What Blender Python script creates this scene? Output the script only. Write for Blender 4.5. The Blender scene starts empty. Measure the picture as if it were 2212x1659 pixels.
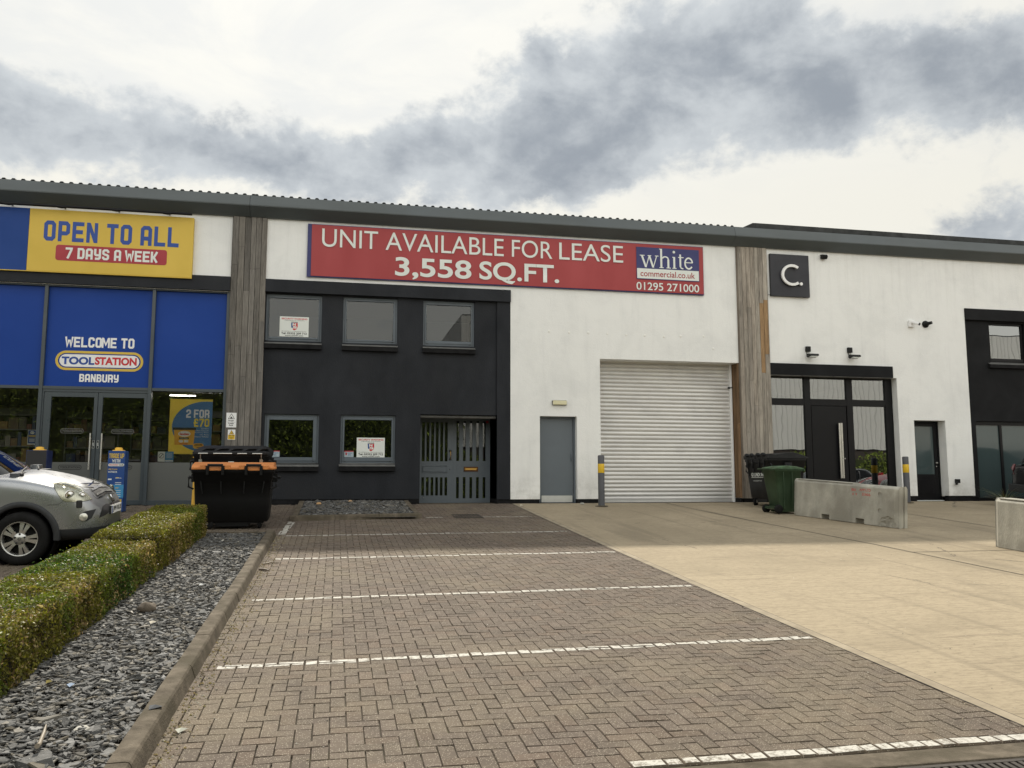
import bpy, bmesh, math, random
import numpy as np
from mathutils import Vector, Matrix
from mathutils.bvhtree import BVHTree
random.seed(7); rng = np.random.default_rng(7)
R = math.radians
scene = bpy.context.scene
COL = scene.collection

# ------------------------------------------------------------------ camera
cam_d = bpy.data.cameras.new("camera"); cam = bpy.data.objects.new("camera", cam_d); COL.objects.link(cam)
cam_d.sensor_width = 36.0; cam_d.lens = 1830.0 / 2212.0 * 36.0
cam_d.clip_start = 0.1; cam_d.clip_end = 2000.0
_r = Vector((0.97921826, -0.20280925, 0.0)); _d = Vector((0.02317579, 0.111899, -0.99344929)); _f = Vector((0.20148071, 0.97280369, 0.11427381))
_m = Matrix((( _r.x, -_d.x, -_f.x, 0), (_r.y, -_d.y, -_f.y, 0), (_r.z, -_d.z, -_f.z, 0), (0, 0, 0, 1)))
cam.matrix_world = Matrix.Translation((0.0, -20.52212, 0.535628)) @ _m
scene.camera = cam

# ------------------------------------------------------------------ light
SUN_AZ, SUN_EL = -4.0, 46.8            # degrees right of the building's depth axis (+Y), above the horizon
sd = bpy.data.lights.new("sun", 'SUN'); so = bpy.data.objects.new("sun", sd); COL.objects.link(so)
sd.energy = 4.4; sd.angle = R(2.0); sd.color = (1.0, 0.93, 0.80)
_sv = Vector((math.sin(R(SUN_AZ)) * math.cos(R(SUN_EL)), math.cos(R(SUN_AZ)) * math.cos(R(SUN_EL)), math.sin(R(SUN_EL))))
so.rotation_euler = _sv.to_track_quat('Z', 'Y').to_euler()
so.location = (0, 20, 40)

scene.view_settings.view_transform = 'Standard'; scene.view_settings.look = 'None'
scene.view_settings.exposure = 0.0; scene.view_settings.gamma = 1.0

class NT:
    """small helper for writing node trees"""
    def __init__(s, tree): s.t = tree; s.L = tree.links
    def n(s, typ, **kw):
        nd = s.t.nodes.new(typ)
        for k, v in kw.items(): setattr(nd, k, v)
        return nd
    def put(s, sock, v):
        if isinstance(v, bpy.types.NodeSocket): s.L.new(v, sock)
        else: sock.default_value = v
    def m(s, op, a, b=0.0, c=0.0, clamp=False):
        nd = s.n('ShaderNodeMath', operation=op, use_clamp=clamp)
        for i, v in enumerate((a, b, c)): s.put(nd.inputs[i], v)
        return nd.outputs[0]
    def ss(s, x, lo, hi):
        nd = s.n('ShaderNodeMapRange', interpolation_type='SMOOTHSTEP'); s.put(nd.inputs['Value'], x)
        nd.inputs['From Min'].default_value = lo; nd.inputs['From Max'].default_value = hi
        return nd.outputs['Result']
    def mr(s, x, lo, hi, a, b):
        nd = s.n('ShaderNodeMapRange'); s.put(nd.inputs['Value'], x)
        for k, v in zip(('From Min', 'From Max', 'To Min', 'To Max'), (lo, hi, a, b)): nd.inputs[k].default_value = v
        return nd.outputs['Result']
    def mix(s, f, a, b, blend='MIX'):
        nd = s.n('ShaderNodeMix', data_type='RGBA', blend_type=blend)
        s.put(nd.inputs['Factor'], f)
        for i, v in ((6, a), (7, b)):
            if not isinstance(v, bpy.types.NodeSocket): v = tuple(v) + ((1.0,) if len(v) == 3 else ())
            s.put(nd.inputs[i], v)
        return nd.outputs[2]
    def noise(s, vec, scale, detail=4.0, rough=0.55, dist=0.0):
        nd = s.n('ShaderNodeTexNoise'); nd.inputs['Scale'].default_value = scale
        nd.inputs['Detail'].default_value = detail; nd.inputs['Roughness'].default_value = rough; nd.inputs['Distortion'].default_value = dist
        if vec is not None: s.L.new(vec, nd.inputs['Vector'])
        return nd.outputs['Fac']
    def map(s, vec, scale=(1, 1, 1), loc=(0, 0, 0)):
        nd = s.n('ShaderNodeMapping'); s.L.new(vec, nd.inputs['Vector'])
        nd.inputs['Scale'].default_value = scale; nd.inputs['Location'].default_value = loc
        return nd.outputs[0]

# ------------------------------------------------------------------ sky (nodes on the world, placed by compass bearing and elevation)
world = bpy.data.worlds.new("World"); scene.world = world; world.use_nodes = True
wt = world.node_tree; wt.nodes.clear(); w = NT(wt)
out = w.n('ShaderNodeOutputWorld'); bg = w.n('ShaderNodeBackground'); bg.inputs['Strength'].default_value = 0.1
w.L.new(bg.outputs[0], out.inputs['Surface'])
sky = w.n('ShaderNodeTexSky', sky_type='NISHITA', sun_disc=False); sky.sun_elevation = R(SUN_EL); sky.sun_rotation = R(SUN_AZ)
gen = w.n('ShaderNodeTexCoord').outputs['Generated']
sx = w.n('ShaderNodeSeparateXYZ'); w.L.new(gen, sx.inputs[0]); X, Y, Z = sx.outputs
az = w.m('MULTIPLY', w.m('ARCTAN2', X, Y), 57.29578); el = w.m('MULTIPLY', w.m('ARCSINE', Z), 57.29578)
den = w.m('ADD', Z, 0.12)
cv = w.n('ShaderNodeCombineXYZ'); w.L.new(w.m('DIVIDE', X, den), cv.inputs[0]); w.L.new(w.m('DIVIDE', Y, den), cv.inputs[1])
plane = cv.outputs[0]
n1 = w.noise(w.map(gen, (1, 1, 1.5)), 4.6, 10.0, 0.58, 0.25)
n2 = w.noise(w.map(gen, (1, 1, 1.3), (3.1, 1.7, 0.4)), 13.0, 8.0, 0.6, 0.2)
n3 = w.noise(plane, 2.2, 6.0, 0.6, 0.6)
# big cloud masses: (azimuth, elevation, azimuth spread, elevation spread, amount)
blobs = [(19.5, 25.2, 10.5, 4.4, 1.35), (29, 26.6, 9, 4.6, 1.1), (39.5, 24.0, 8, 3.0, 1.2), (33, 22.5, 4.5, 2.4, .5), (45, 22.0, 5, 2.2, .6),
         (-15.5, 20.4, 9, 2.7, 1.25), (-4, 20.3, 7, 2.0, 1.0), (4, 22.3, 4, 2.2, .6), (11.5, 21.0, 7, 2.8, .85), (18, 22, 6, 1.8, .35), (-22, 22.3, 6, 1.9, .7),
         (43, 15.0, 3.6, 1.6, .75), (-8, 28, 13, 2.8, -.75), (-14, 25.4, 6, 1.3, -.25), (5.6, 20.0, 1.3, 1.5, -.45), (29, 18.2, 9, 1.6, -.6), (37.5, 29.5, 5, 2.2, -.5), (0, 25.0, 4, 2.4, -.4),
         (-3, 44, 22, 14, -.5), (-150, 30, 40, 18, -.45), (150, 30, 50, 20, -.35)]
dens = w.m('MULTIPLY', w.m('SUBTRACT', n1, 0.5), 2.7)
dens = w.m('ADD', dens, w.m('MULTIPLY', w.m('SUBTRACT', n2, 0.5), 2.2))
dens = w.m('ADD', dens, w.m('MULTIPLY', w.ss(Z, .66, .93), 0.6))          # unseen cloud added overhead to cut the light on the ground
for a0, e0, sa, se, amp in blobs:
    da = w.m('DIVIDE', w.m('SUBTRACT', az, a0), sa); de = w.m('DIVIDE', w.m('SUBTRACT', el, e0), se)
    g = w.m('EXPONENT', w.m('MULTIPLY', w.m('ADD', w.m('MULTIPLY', da, da), w.m('MULTIPLY', de, de)), -1.0))
    dens = w.m('ADD', dens, w.m('MULTIPLY', g, amp))
puff = w.noise(w.map(gen, (1, 1, 1.2), (5.2, 0.3, 2.1)), 34.0, 6.0, 0.6, 0.1)
dens = w.m('ADD', dens, w.m('MULTIPLY', w.m('SUBTRACT', puff, .5), .9))
cov = w.ss(dens, 0.16, 0.86)
n4 = w.noise(w.map(gen, (1, 1, 1.7), (8.3, 2.2, 6.1)), 8.0, 8.0, 0.56, 0.3)
core = w.ss(w.m('ADD', w.m('MULTIPLY', dens, .75), w.m('MULTIPLY', w.m('SUBTRACT', n4, .5), 3.0)), 0.15, 1.75)
bright = w.mix(w.ss(n3, .38, .62), (9.2, 9.05, 8.35), (8.2, 8.25, 7.95))
bright = w.mix(w.ss(el, 24.0, 16.0), bright, (9.2, 8.9, 7.9))
grey = w.mix(core, (6.0, 6.35, 6.6), (3.2, 3.55, 4.0))
veil = w.mix(0.93, sky.outputs[0], bright)
cloud = w.mix(cov, veil, grey)
# the sun behind the cloud lights the veil round it
dt = w.n('ShaderNodeVectorMath', operation='DOT_PRODUCT'); w.L.new(gen, dt.inputs[0]); dt.inputs[1].default_value = _sv
glow = w.m('POWER', w.m('MAXIMUM', dt.outputs['Value'], 0.0), 6.0)
back = w.ss(Y, 0.15, -0.7)                        # unseen sky behind the camera, brightened to light the building fronts
gain = w.m('ADD', w.m('ADD', 1.0, w.m('MULTIPLY', glow, 0.15)), w.m('MULTIPLY', back, 0.70))
fin = w.n('ShaderNodeVectorMath', operation='SCALE'); w.L.new(cloud, fin.inputs[0]); w.L.new(gain, fin.inputs['Scale'])
w.L.new(fin.outputs[0], bg.inputs['Color'])

# ------------------------------------------------------------------ helpers
def gz(y):
    """height of the sloping forecourt at distance -y in front of the wall"""
    d = max(0.0, -y)
    if d <= 22: return -(0.07 * d - 0.0005 * d * d)
    return -(0.07 * 22 - 0.0005 * 484) - 0.02 * min(d - 22, 10)

def tag(o, label=None, cat=None, group=None, kind=None):
    for k, v in (('label', label), ('category', cat), ('group', group), ('kind', kind)):
        if v: o[k] = v
    return o
def empty(name, loc=(0, 0, 0), rot=(0, 0, 0)):
    o = bpy.data.objects.new(name, None); COL.objects.link(o); o.location = loc; o.rotation_euler = rot; o.empty_display_size = .2
    return o
def copy_tree(o, parent=None):
    c = o.copy(); COL.objects.link(c)
    if parent: c.parent = parent
    for ch in list(o.children): copy_tree(ch, c)
    return c

class MB:
    """collects shapes and links them as one mesh object"""
    def __init__(s): s.v = []; s.f = []; s.c = []; s.smooth = []
    def add(s, verts, faces, col=None, smooth=False):
        b = len(s.v); s.v += [tuple(p) for p in verts]
        for f in faces: s.f.append([b + i for i in f]); s.c.append(col); s.smooth.append(smooth)
    def box(s, x0, x1, y0, y1, z0, z1, col=None, taper=None):
        s.add([(x0, y0, z0), (x1, y0, z0), (x1, y1, z0), (x0, y1, z0), (x0, y0, z1), (x1, y0, z1), (x1, y1, z1), (x0, y1, z1)],
              [(0, 3, 2, 1), (4, 5, 6, 7), (0, 1, 5, 4), (1, 2, 6, 5), (2, 3, 7, 6), (3, 0, 4, 7)], col); return s
    def quad(s, a, b, c, d, col=None): s.add([a, b, c, d], [(0, 1, 2, 3)], col); return s
    def panel(s, x0, x1, z0, z1, y, col=None): return s.quad((x0, y, z0), (x1, y, z0), (x1, y, z1), (x0, y, z1), col)
    def prism(s, pts, y0, y1, col=None, axis='y', smooth=False):
        """outline given as (a, b) pairs; axis y: (x, z); axis x: (y, z); axis z: (x, y)"""
        n = len(pts)
        area = sum(pts[i][0] * pts[(i + 1) % n][1] - pts[(i + 1) % n][0] * pts[i][1] for i in range(n))
        if area < 0: pts = pts[::-1]
        mk = {'y': lambda a, b, t: (a, t, b), 'x': lambda a, b, t: (t, a, b), 'z': lambda a, b, t: (a, b, t)}[axis]
        A = [mk(a, b, y0) for a, b in pts]; B = [mk(a, b, y1) for a, b in pts]
        lo, hi = list(range(n)), list(range(n, 2 * n))
        if axis == 'y': fs = [lo, hi[::-1]] + [(i, n + i, n + (i + 1) % n, (i + 1) % n) for i in range(n)]
        else: fs = [lo[::-1], hi] + [(i, (i + 1) % n, n + (i + 1) % n, n + i) for i in range(n)]
        s.add(A + B, fs, col, smooth); return s
    def tube(s, pts, r, n=10, col=None, caps=True, smooth=True):
        pts = [Vector(p) for p in pts]; rs = r if isinstance(r, (list, tuple)) else [r] * len(pts)
        ring = []; up = Vector((0, 0, 1))
        for i, p in enumerate(pts):
            t = (pts[min(i + 1, len(pts) - 1)] - pts[max(i - 1, 0)]).normalized()
            a = t.cross(up if abs(t.z) < .95 else Vector((1, 0, 0))).normalized(); b = t.cross(a).normalized()
            ring.append([p + rs[i] * (math.cos(k * 2 * math.pi / n) * a + math.sin(k * 2 * math.pi / n) * b) for k in range(n)])
        vs = [p for q in ring for p in q]; fs = []
        for i in range(len(pts) - 1):
            for k in range(n): fs.append((i * n + k, (i + 1) * n + k, (i + 1) * n + (k + 1) % n, i * n + (k + 1) % n))
        s.add(vs, fs, col, smooth)
        if caps: s.add(ring[0], [list(range(n))], col); s.add(ring[-1], [list(range(n))[::-1]], col)
        return s
    def lathe(s, prof, c, axis='z', n=24, col=None, smooth=True):
        """profile of (radius, height) turned about an axis through c"""
        vs = []; c = Vector(c)
        for r, h in prof:
            for k in range(n):
                a = k * 2 * math.pi / n; u, v = r * math.cos(a), r * math.sin(a)
                vs.append(c + Vector({'z': (u, v, h), 'y': (u, h, v), 'x': (h, u, v)}[axis]))
        fs = [(i * n + k, i * n + (k + 1) % n, (i + 1) * n + (k + 1) % n, (i + 1) * n + k) for i in range(len(prof) - 1) for k in range(n)]
        s.add(vs, fs, col, smooth); return s
    def build(s, name, m, parent=None, bevel=0, seg=2, loc=None, rot=None, fix=True):
        me = bpy.data.meshes.new(name); me.from_pydata(s.v, [], s.f)
        if any(c is not None for c in s.c):
            at = me.color_attributes.new('col', 'FLOAT_COLOR', 'CORNER'); k = 0
            buf = []
            for f, c in zip(s.f, s.c): buf += list((c or (1, 1, 1)) + (1.0,)) * len(f)
            at.data.foreach_set('color', buf)
        me.polygons.foreach_set('use_smooth', s.smooth)
        if bevel or fix:
            bm = bmesh.new(); bm.from_mesh(me)
            if bevel:
                bmesh.ops.remove_doubles(bm, verts=bm.verts, dist=1e-5)
                bmesh.ops.bevel(bm, geom=[e for e in bm.edges if len(e.link_faces) == 2 and e.calc_face_angle(0) > .5], offset=bevel, segments=seg, affect='EDGES', profile=.6)
            if fix: bmesh.ops.recalc_face_normals(bm, faces=bm.faces)
            bm.to_mesh(me); bm.free()
        if m: me.materials.append(m)
        o = bpy.data.objects.new(name, me); COL.objects.link(o)
        if parent: o.parent = parent
        if loc: o.location = loc
        if rot: o.rotation_euler = rot
        return o

def new_mat(name):
    m = bpy.data.materials.new(name); m.use_nodes = True; t = m.node_tree; b = t.nodes['Principled BSDF']
    return m, NT(t), b
def mat(name, col, rough=.6, metal=0.0, var=0.0, vscale=3.0, bump=0.0, bscale=40.0, attr=False, coat=0.0, stretch=(1, 1, 1), spec=None, bdist=.01, tint=None):
    """a principled material with optional patchy tone, grain relief and per-face colour"""
    m, n, b = new_mat(name)
    b.inputs['Roughness'].default_value = rough; b.inputs['Metallic'].default_value = metal; b.inputs['Coat Weight'].default_value = coat
    if spec is not None: b.inputs['Specular IOR Level'].default_value = spec
    tc = n.n('ShaderNodeTexCoord').outputs['Object']
    base = tuple(col) + (1,)
    if attr:
        at = n.n('ShaderNodeAttribute', attribute_name='col').outputs['Color']; base = n.mix(1.0, base, at, 'MULTIPLY')
    if var:
        nz = n.noise(n.map(tc, stretch), vscale, 6.0, .6, .3); k = n.mr(nz, .3, .7, 1 - var, 1 + var)
        sc = n.n('ShaderNodeVectorMath', operation='SCALE')
        n.put(sc.inputs[0], base if attr else base[:3]); n.L.new(k, sc.inputs['Scale']); base = sc.outputs[0]
        if tint: base = n.mix(n.ss(n.noise(tc, vscale * .37, 5), .45, .7), base, tint)
        n.L.new(n.mr(nz, .3, .7, min(1, rough + .08), max(0, rough - .08)), b.inputs['Roughness'])
    n.put(b.inputs['Base Color'], base)
    if bump:
        bp = n.n('ShaderNodeBump'); bp.inputs['Strength'].default_value = bump; bp.inputs['Distance'].default_value = bdist
        n.L.new(n.noise(n.map(tc, stretch), bscale, 5.0, .6), bp.inputs['Height']); n.L.new(bp.outputs[0], b.inputs['Normal'])
    return m
def glass_mat(name, tint=(.86, .9, .9), ior=1.75, wav=0.004):
    """thin pane: what is behind shows through, with a Fresnel reflection on top"""
    m = bpy.data.materials.new(name); m.use_nodes = True; t = m.node_tree; t.nodes.clear(); n = NT(t)
    o = n.n('ShaderNodeOutputMaterial'); mx = n.n('ShaderNodeMixShader'); tr = n.n('ShaderNodeBsdfTransparent'); gl = n.n('ShaderNodeBsdfGlossy')
    tr.inputs[0].default_value = tint + (1,); gl.inputs['Roughness'].default_value = 0.0; gl.inputs[0].default_value = (.95, .98, 1, 1)
    fr = n.n('ShaderNodeFresnel'); fr.inputs['IOR'].default_value = ior
    if wav:
        bp = n.n('ShaderNodeBump'); bp.inputs['Strength'].default_value = .25; bp.inputs['Distance'].default_value = wav
        n.L.new(n.noise(n.n('ShaderNodeTexCoord').outputs['Object'], 1.6, 1.0, .4), bp.inputs['Height'])
        n.L.new(bp.outputs[0], gl.inputs['Normal'])
    n.L.new(fr.outputs[0], mx.inputs[0]); n.L.new(tr.outputs[0], mx.inputs[1]); n.L.new(gl.outputs[0], mx.inputs[2]); n.L.new(mx.outputs[0], o.inputs[0])
    return m

# lettering: the built-in font, fitted to a given rectangle on a wall facing -Y
def text_mesh(s, bold=0.0, extrude=0.0):
    cu = bpy.data.curves.new('lettering', 'FONT'); cu.body = s; cu.offset = bold; cu.extrude = extrude; cu.resolution_u = 6
    o = bpy.data.objects.new('lettering', cu); COL.objects.link(o)
    me = bpy.data.meshes.new_from_object(o.evaluated_get(bpy.context.evaluated_depsgraph_get()))
    bpy.data.objects.remove(o); return me
def fit(me, x0, x1, z0, z1, y, rot='front', center=None):
    v = np.zeros(len(me.vertices) * 3); me.vertices.foreach_get('co', v); v = v.reshape(-1, 3)
    lo, hi = v.min(0), v.max(0)
    u = x0 + (v[:, 0] - lo[0]) / max(hi[0] - lo[0], 1e-6) * (x1 - x0); h = z0 + (v[:, 1] - lo[1]) / max(hi[1] - lo[1], 1e-6) * (z1 - z0)
    if rot == 'front': q = np.stack([u, y - v[:, 2], h], 1)
    elif rot == 'left': q = np.stack([y - v[:, 2], -u, h], 1)       # on a face looking towards -X, reading from +Y to -Y
    me.vertices.foreach_set('co', q.ravel()); me.update()
def text(name, s, x0, x1, z0, z1, y, m, parent, bold=0.0, extrude=0.0, rot='front'):
    me = text_mesh(s, bold, extrude); me.name = name; fit(me, x0, x1, z0, z1, y, rot); me.materials.clear(); me.materials.append(m)
    o = bpy.data.objects.new(name, me); COL.objects.link(o); o.parent = parent; return o

# heavy block lettering drawn as mitred strokes in a unit box
def strip(mb, pts, t, y, closed=False):
    P = [np.array(p, float) for p in pts]; n = len(P); Lf, Rt = [], []
    for i in range(n):
        a = P[i - 1] if (i or closed) else None; b = P[(i + 1) % n] if (i < n - 1 or closed) else None
        d1 = (P[i] - a) / np.linalg.norm(P[i] - a) if a is not None else None; d2 = (b - P[i]) / np.linalg.norm(b - P[i]) if b is not None else None
        if d1 is None: d1 = d2
        if d2 is None: d2 = d1
        n1 = np.array([-d1[1], d1[0]]); n2 = np.array([-d2[1], d2[0]]); mi = n1 + n2; mi = mi / np.linalg.norm(mi); k = min(1.6, 1 / max(.3, mi.dot(n1)))
        Lf.append(P[i] + mi * t / 2 * k); Rt.append(P[i] - mi * t / 2 * k)
    for i in range(n if closed else n - 1):
        j = (i + 1) % n
        mb.add([(Rt[i][0], y, Rt[i][1]), (Rt[j][0], y, Rt[j][1]), (Lf[j][0], y, Lf[j][1]), (Lf[i][0], y, Lf[i][1])], [(0, 1, 2, 3)])
def glyph(ch):
    """strokes on a box 0.62 wide and 1 high, stroke 0.2"""
    a, b, W, t = .1, .9, .62, .2; l, r, c = a, W - a, .09; mid = .5
    ring = [(l, a + c), (l, b - c), (l + c, b), (r - c, b), (r, b - c), (r, a + c), (r - c, a), (l + c, a)]
    G = {'O': [('c', ring)], '0': [('c', ring)], 'D': [('c', [(l, a), (l, b), (r - c, b), (r, b - c), (r, a + c), (r - c, a)])],
         'C': [[(r, .66), (r, b - c), (r - c, b), (l + c, b), (l, b - c), (l, a + c), (l + c, a), (r - c, a), (r, a + c), (r, .34)]],
         'P': [[(l, 0), (l, b), (r - c, b), (r, b - c), (r, .47), (r - c, .4), (l + .1, .4)]],
         'R': [[(l, 0), (l, b), (r - c, b), (r, b - c), (r, .55), (r - c, .47), (l + .1, .47)], [(r - .1, .47), (r, .33), (r, 0)]],
         'B': [[(l + .1, .52), (r - c, .52), (r, .45), (r, a + c), (r - c, a), (l, a), (l, b), (r - c - .02, b), (r - .02, b - c), (r - .02, .60), (r - c, .54)]],
         'E': [[(W, b), (l, b), (l, a), (W, a)], [(l + .1, mid), (W - .06, mid)]], 'F': [[(W, b), (l, b), (l, 0)], [(l + .1, mid), (W - .06, mid)]],
         'N': [[(l, 0), (l, b + .1)], [(r, 0), (r, b + .1)], [(l + .02, .95), (r - .02, .05)]],
         'T': [[(0, b), (W, b)], [(W / 2, 0), (W / 2, b - .1)]], 'I': [[(W / 2, 0), (W / 2, 1)]],
         'A': [[(l, 0), (l, b - c), (l + c, b), (r - c, b), (r, b - c), (r, 0)], [(l + .1, .36), (r - .1, .36)]],
         'L': [[(l, 1), (l, a), (W, a)]], 'U': [[(l, 1), (l, a + c), (l + c, a), (r - c, a), (r, a + c), (r, 1)]],
         'Y': [[(l, 1), (l, .5), (l + c, .42), (r - c, .42), (r, .5)], [(r, 1), (r, a + c), (r - c, a), (l, a)]],
         'S': [[(r, .68), (r, b - c), (r - c, b), (l + c, b), (l, b - c), (l, .6), (l + c, .53), (r - c, .47), (r, .4), (r, a + c), (r - c, a), (l + c, a), (l, a + c), (l, .32)]],
         'W': [[(-.02, 1), (.12, .05), (.26, .7)], [(.36, .7), (.5, .05), (.64, 1)], [(.26, .62), (.36, .62)]],
         'M': [[(0.0, 0), (0.0, 1)], [(.62, 0), (.62, 1)], [(.04, .95), (.31, .3), (.58, .95)]],
         'K': [[(l, 0), (l, 1)], [(l + .1, .5), (.3, .5), (.56, 1)], [(.24, .5), (.56, 0)]], 'H': [[(l, 0), (l, 1)], [(r, 0), (r, 1)], [(l + .1, mid), (r - .1, mid)]],
         '7': [[(0, b), (r, b), (r - .02, b - .12), (l + .1, 0)]], '2': [[(l, .66), (l, b - c), (l + c, b), (r - c, b), (r, b - c), (r, .58), (l, .3), (l, a), (W, a)]],
         '£': [[(r, .7), (r, b - c), (r - c, b), (l + c + .05, b), (l + .06, b - c), (l + .06, a), (W, a)], [(0, .48), (r, .48)]]}
    return G.get(ch, []), (.36 if ch == 'I' else .62)
def block_text(name, s, x0, x1, z0, z1, y, m, parent, gap=.12, space=.4):
    mb = MB(); x = 0; spans = []
    for ch in s:
        if ch == ' ': x += space; continue
        g, wd = glyph(ch); k = 0
        for st in g:
            closed = isinstance(st, tuple); pts = st[1] if closed else st
            strip(mb, [(px + x + (-.13 if ch == 'I' else 0), pz) for px, pz in pts], .2 if ch not in 'WMN' else .185, y - .0006 * k, closed); k += 1
        x += wd + gap + (.06 if ch in 'WM' else 0)
    tot = x - gap
    mb.v = [(x0 + px / tot * (x1 - x0), py, z0 + pz * (z1 - z0)) for px, py, pz in mb.v]
    return mb.build(name, m, parent, fix=False)
def rr(x0, x1, z0, z1, r, n=6):
    """rounded rectangle outline"""
    pts = []
    for cx, cz, a0 in ((x1 - r, z1 - r, 0), (x0 + r, z1 - r, 90), (x0 + r, z0 + r, 180), (x1 - r, z0 + r, 270)):
        for k in range(n + 1): a = R(a0 + 90 * k / n); pts.append((cx + r * math.cos(a), cz + r * math.sin(a)))
    return pts
def ring_panel(mb, x0, x1, z0, z1, r, t, y):
    A = rr(x0, x1, z0, z1, r, 8); B = rr(x0 + t, x1 - t, z0 + t, z1 - t, max(.001, r - t), 8); n = len(A)
    mb.add([(a, y, b) for a, b in A] + [(a, y, b) for a, b in B], [(i, (i + 1) % n, n + (i + 1) % n, n + i) for i in range(n)])

# ------------------------------------------------------------------ materials
def white_render():
    m, n, b = new_mat('white_render'); tc = n.n('ShaderNodeTexCoord').outputs['Object']
    blot = n.noise(tc, .9, 7, .62, .4); streak = n.noise(n.map(tc, (2.2, 2.2, .22)), 2.0, 6, .6); fine = n.noise(tc, 9, 6, .65)
    k = n.m('ADD', n.m('MULTIPLY', n.ss(blot, .42, .68), .55), n.m('MULTIPLY', n.ss(streak, .5, .75), .45))
    c = n.mix(k, (.845, .85, .84), (.725, .732, .728)); c = n.mix(n.ss(fine, .55, .8), c, (.86, .865, .85))
    sep = n.n('ShaderNodeSeparateXYZ'); n.L.new(tc, sep.inputs[0]); drip = n.m('MULTIPLY', n.ss(n.noise(n.map(tc, (5, 5, .12)), 1.6, 7, .65), .48, .70), n.ss(sep.outputs[2], 4.6, 6.8)); c = n.mix(n.m('MULTIPLY', drip, .2), c, (.58, .575, .55))
    splash = n.m('MULTIPLY', n.ss(sep.outputs[2], .95, .12), n.ss(n.noise(tc, 2.2, 6, .7), .40, .66))     # rain splash dirt along the foot
    c = n.mix(n.m('MULTIPLY', splash, .6), c, (.47, .47, .45))
    n.L.new(c, b.inputs['Base Color']); b.inputs['Roughness'].default_value = .85; b.inputs['Specular IOR Level'].default_value = .25
    bp = n.n('ShaderNodeBump'); bp.inputs['Strength'].default_value = .55; bp.inputs['Distance'].default_value = .012
    h = n.m('ADD', n.noise(tc, 26, 5, .7), n.m('MULTIPLY', n.noise(tc, 3.0, 3, .5), 1.6)); n.L.new(h, bp.inputs['Height']); n.L.new(bp.outputs[0], b.inputs['Normal'])
    return m
M = {}
M['white_render'] = white_render()
M['dark_render'] = mat('dark_render', (.0165, .0185, .0235), .7, spec=.25, var=.22, vscale=1.3, bump=.4, bscale=45, stretch=(1, 1, .5), tint=(.021, .0225, .0265))
M['black_render'] = mat('black_render', (.009, .0095, .011), .72, spec=.18, var=.2, vscale=1.3, bump=.35, bscale=45)
M['plinth'] = mat('plinth', (.012, .012, .013), .8, spec=.15, var=.35, vscale=5, bump=.4, bscale=30)
M['eaves'] = mat('eaves', (.075, .087, .09), .42, var=.12, vscale=.8, stretch=(.5, 1, 2.5), metal=.0, tint=(.085, .1, .108))
M['roofing'] = mat('roofing', (.05, .055, .058), .55, var=.15)
M['coping'] = mat('coping', (.022, .024, .024), .7, var=.5, vscale=4, bump=.3)
M['frame_grey'] = mat('frame_grey', (.10, .122, .145), .4, var=.06, vscale=2)
M['door_grey'] = mat('door_grey', (.115, .137, .16), .38, var=.05, vscale=1.5)
M['sill_grey'] = mat('sill_grey', (.12, .12, .115), .6, var=.25, vscale=5)
M['shop_frame'] = mat('shop_frame', (.052, .066, .076), .35, var=.06, vscale=2)
M['black_frame'] = mat('black_frame', (.0065, .0065, .008), .4, spec=.22, var=.1)
M['blue_vinyl'] = mat('blue_vinyl', (.007, .047, .27), .45, spec=.2, var=.06, vscale=.7)
M['sign_blue'] = mat('sign_blue', (.010, .050, .23), .5, spec=.25, var=.06, vscale=.8)
M['sign_yellow'] = mat('sign_yellow', (.64, .44, .055), .5, var=.05, vscale=.8)
M['letter_blue'] = mat('letter_blue', (.014, .06, .30), .5)
M['sign_red'] = mat('sign_red', (.36, .022, .035), .5, var=.05)
M['white_paint'] = mat('white_paint', (.82, .82, .82), .5, var=.03)
M['banner_red'] = mat('banner_red', (.35, .044, .048), .6, var=.07, vscale=1.0, stretch=(1, 1, .3), bump=.25, bscale=2.5, bdist=.03)
M['banner_blue'] = mat('banner_blue', (.028, .032, .14), .5, var=.05)
M['tool_red'] = mat('tool_red', (.55, .02, .03), .5)
M['steel'] = mat('steel', (.56, .55, .52), .33, metal=1.0, var=.08, vscale=6)
M['chrome'] = mat('chrome', (.72, .72, .72), .12, metal=1.0)
M['kick'] = mat('kick', (.60, .61, .60), .4, metal=.55, var=.1)
M['rubber'] = mat('rubber', (.012, .012, .012), .85, spec=.2, var=.2, vscale=8)
M['black_plastic'] = mat('black_plastic', (.007, .0073, .0078), .5, spec=.25, var=.25, vscale=3, bump=.1, bscale=60)
M['dark_plastic'] = mat('dark_plastic', (.017, .0175, .019), .55, spec=.25, var=.25, vscale=3, bump=.1)
M['orange_plastic'] = mat('orange_plastic', (.60, .22, .06), .6, var=.14, vscale=4, bump=.2, bscale=7, bdist=.02)
M['green_plastic'] = mat('green_plastic', (.032, .058, .030), .55, spec=.3, var=.22, vscale=3, tint=(.044, .072, .038))
M['brass'] = mat('brass', (.62, .36, .10), .35, metal=1.0)
M['brown_metal'] = mat('brown_metal', (.10, .045, .02), .45, metal=.6, var=.2)
M['cream'] = mat('cream', (.70, .66, .44), .45, var=.08, vscale=6)
M['yellow_plastic'] = mat('yellow_plastic', (.76, .44, .05), .5, var=.08, vscale=3)
M['yellow_tape'] = mat('yellow_tape', (.72, .46, .02), .5, var=.08)
M['bollard_grey'] = mat('bollard_grey', (.085, .088, .10), .55, var=.15, vscale=4)
M['navy'] = mat('navy', (.010, .022, .10), .4, var=.05)
M['display_blue'] = mat('display_blue', (.012, .06, .24), .4, var=.06)
M['sky_blue'] = mat('sky_blue', (.04, .25, .50), .45, var=.05)
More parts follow.
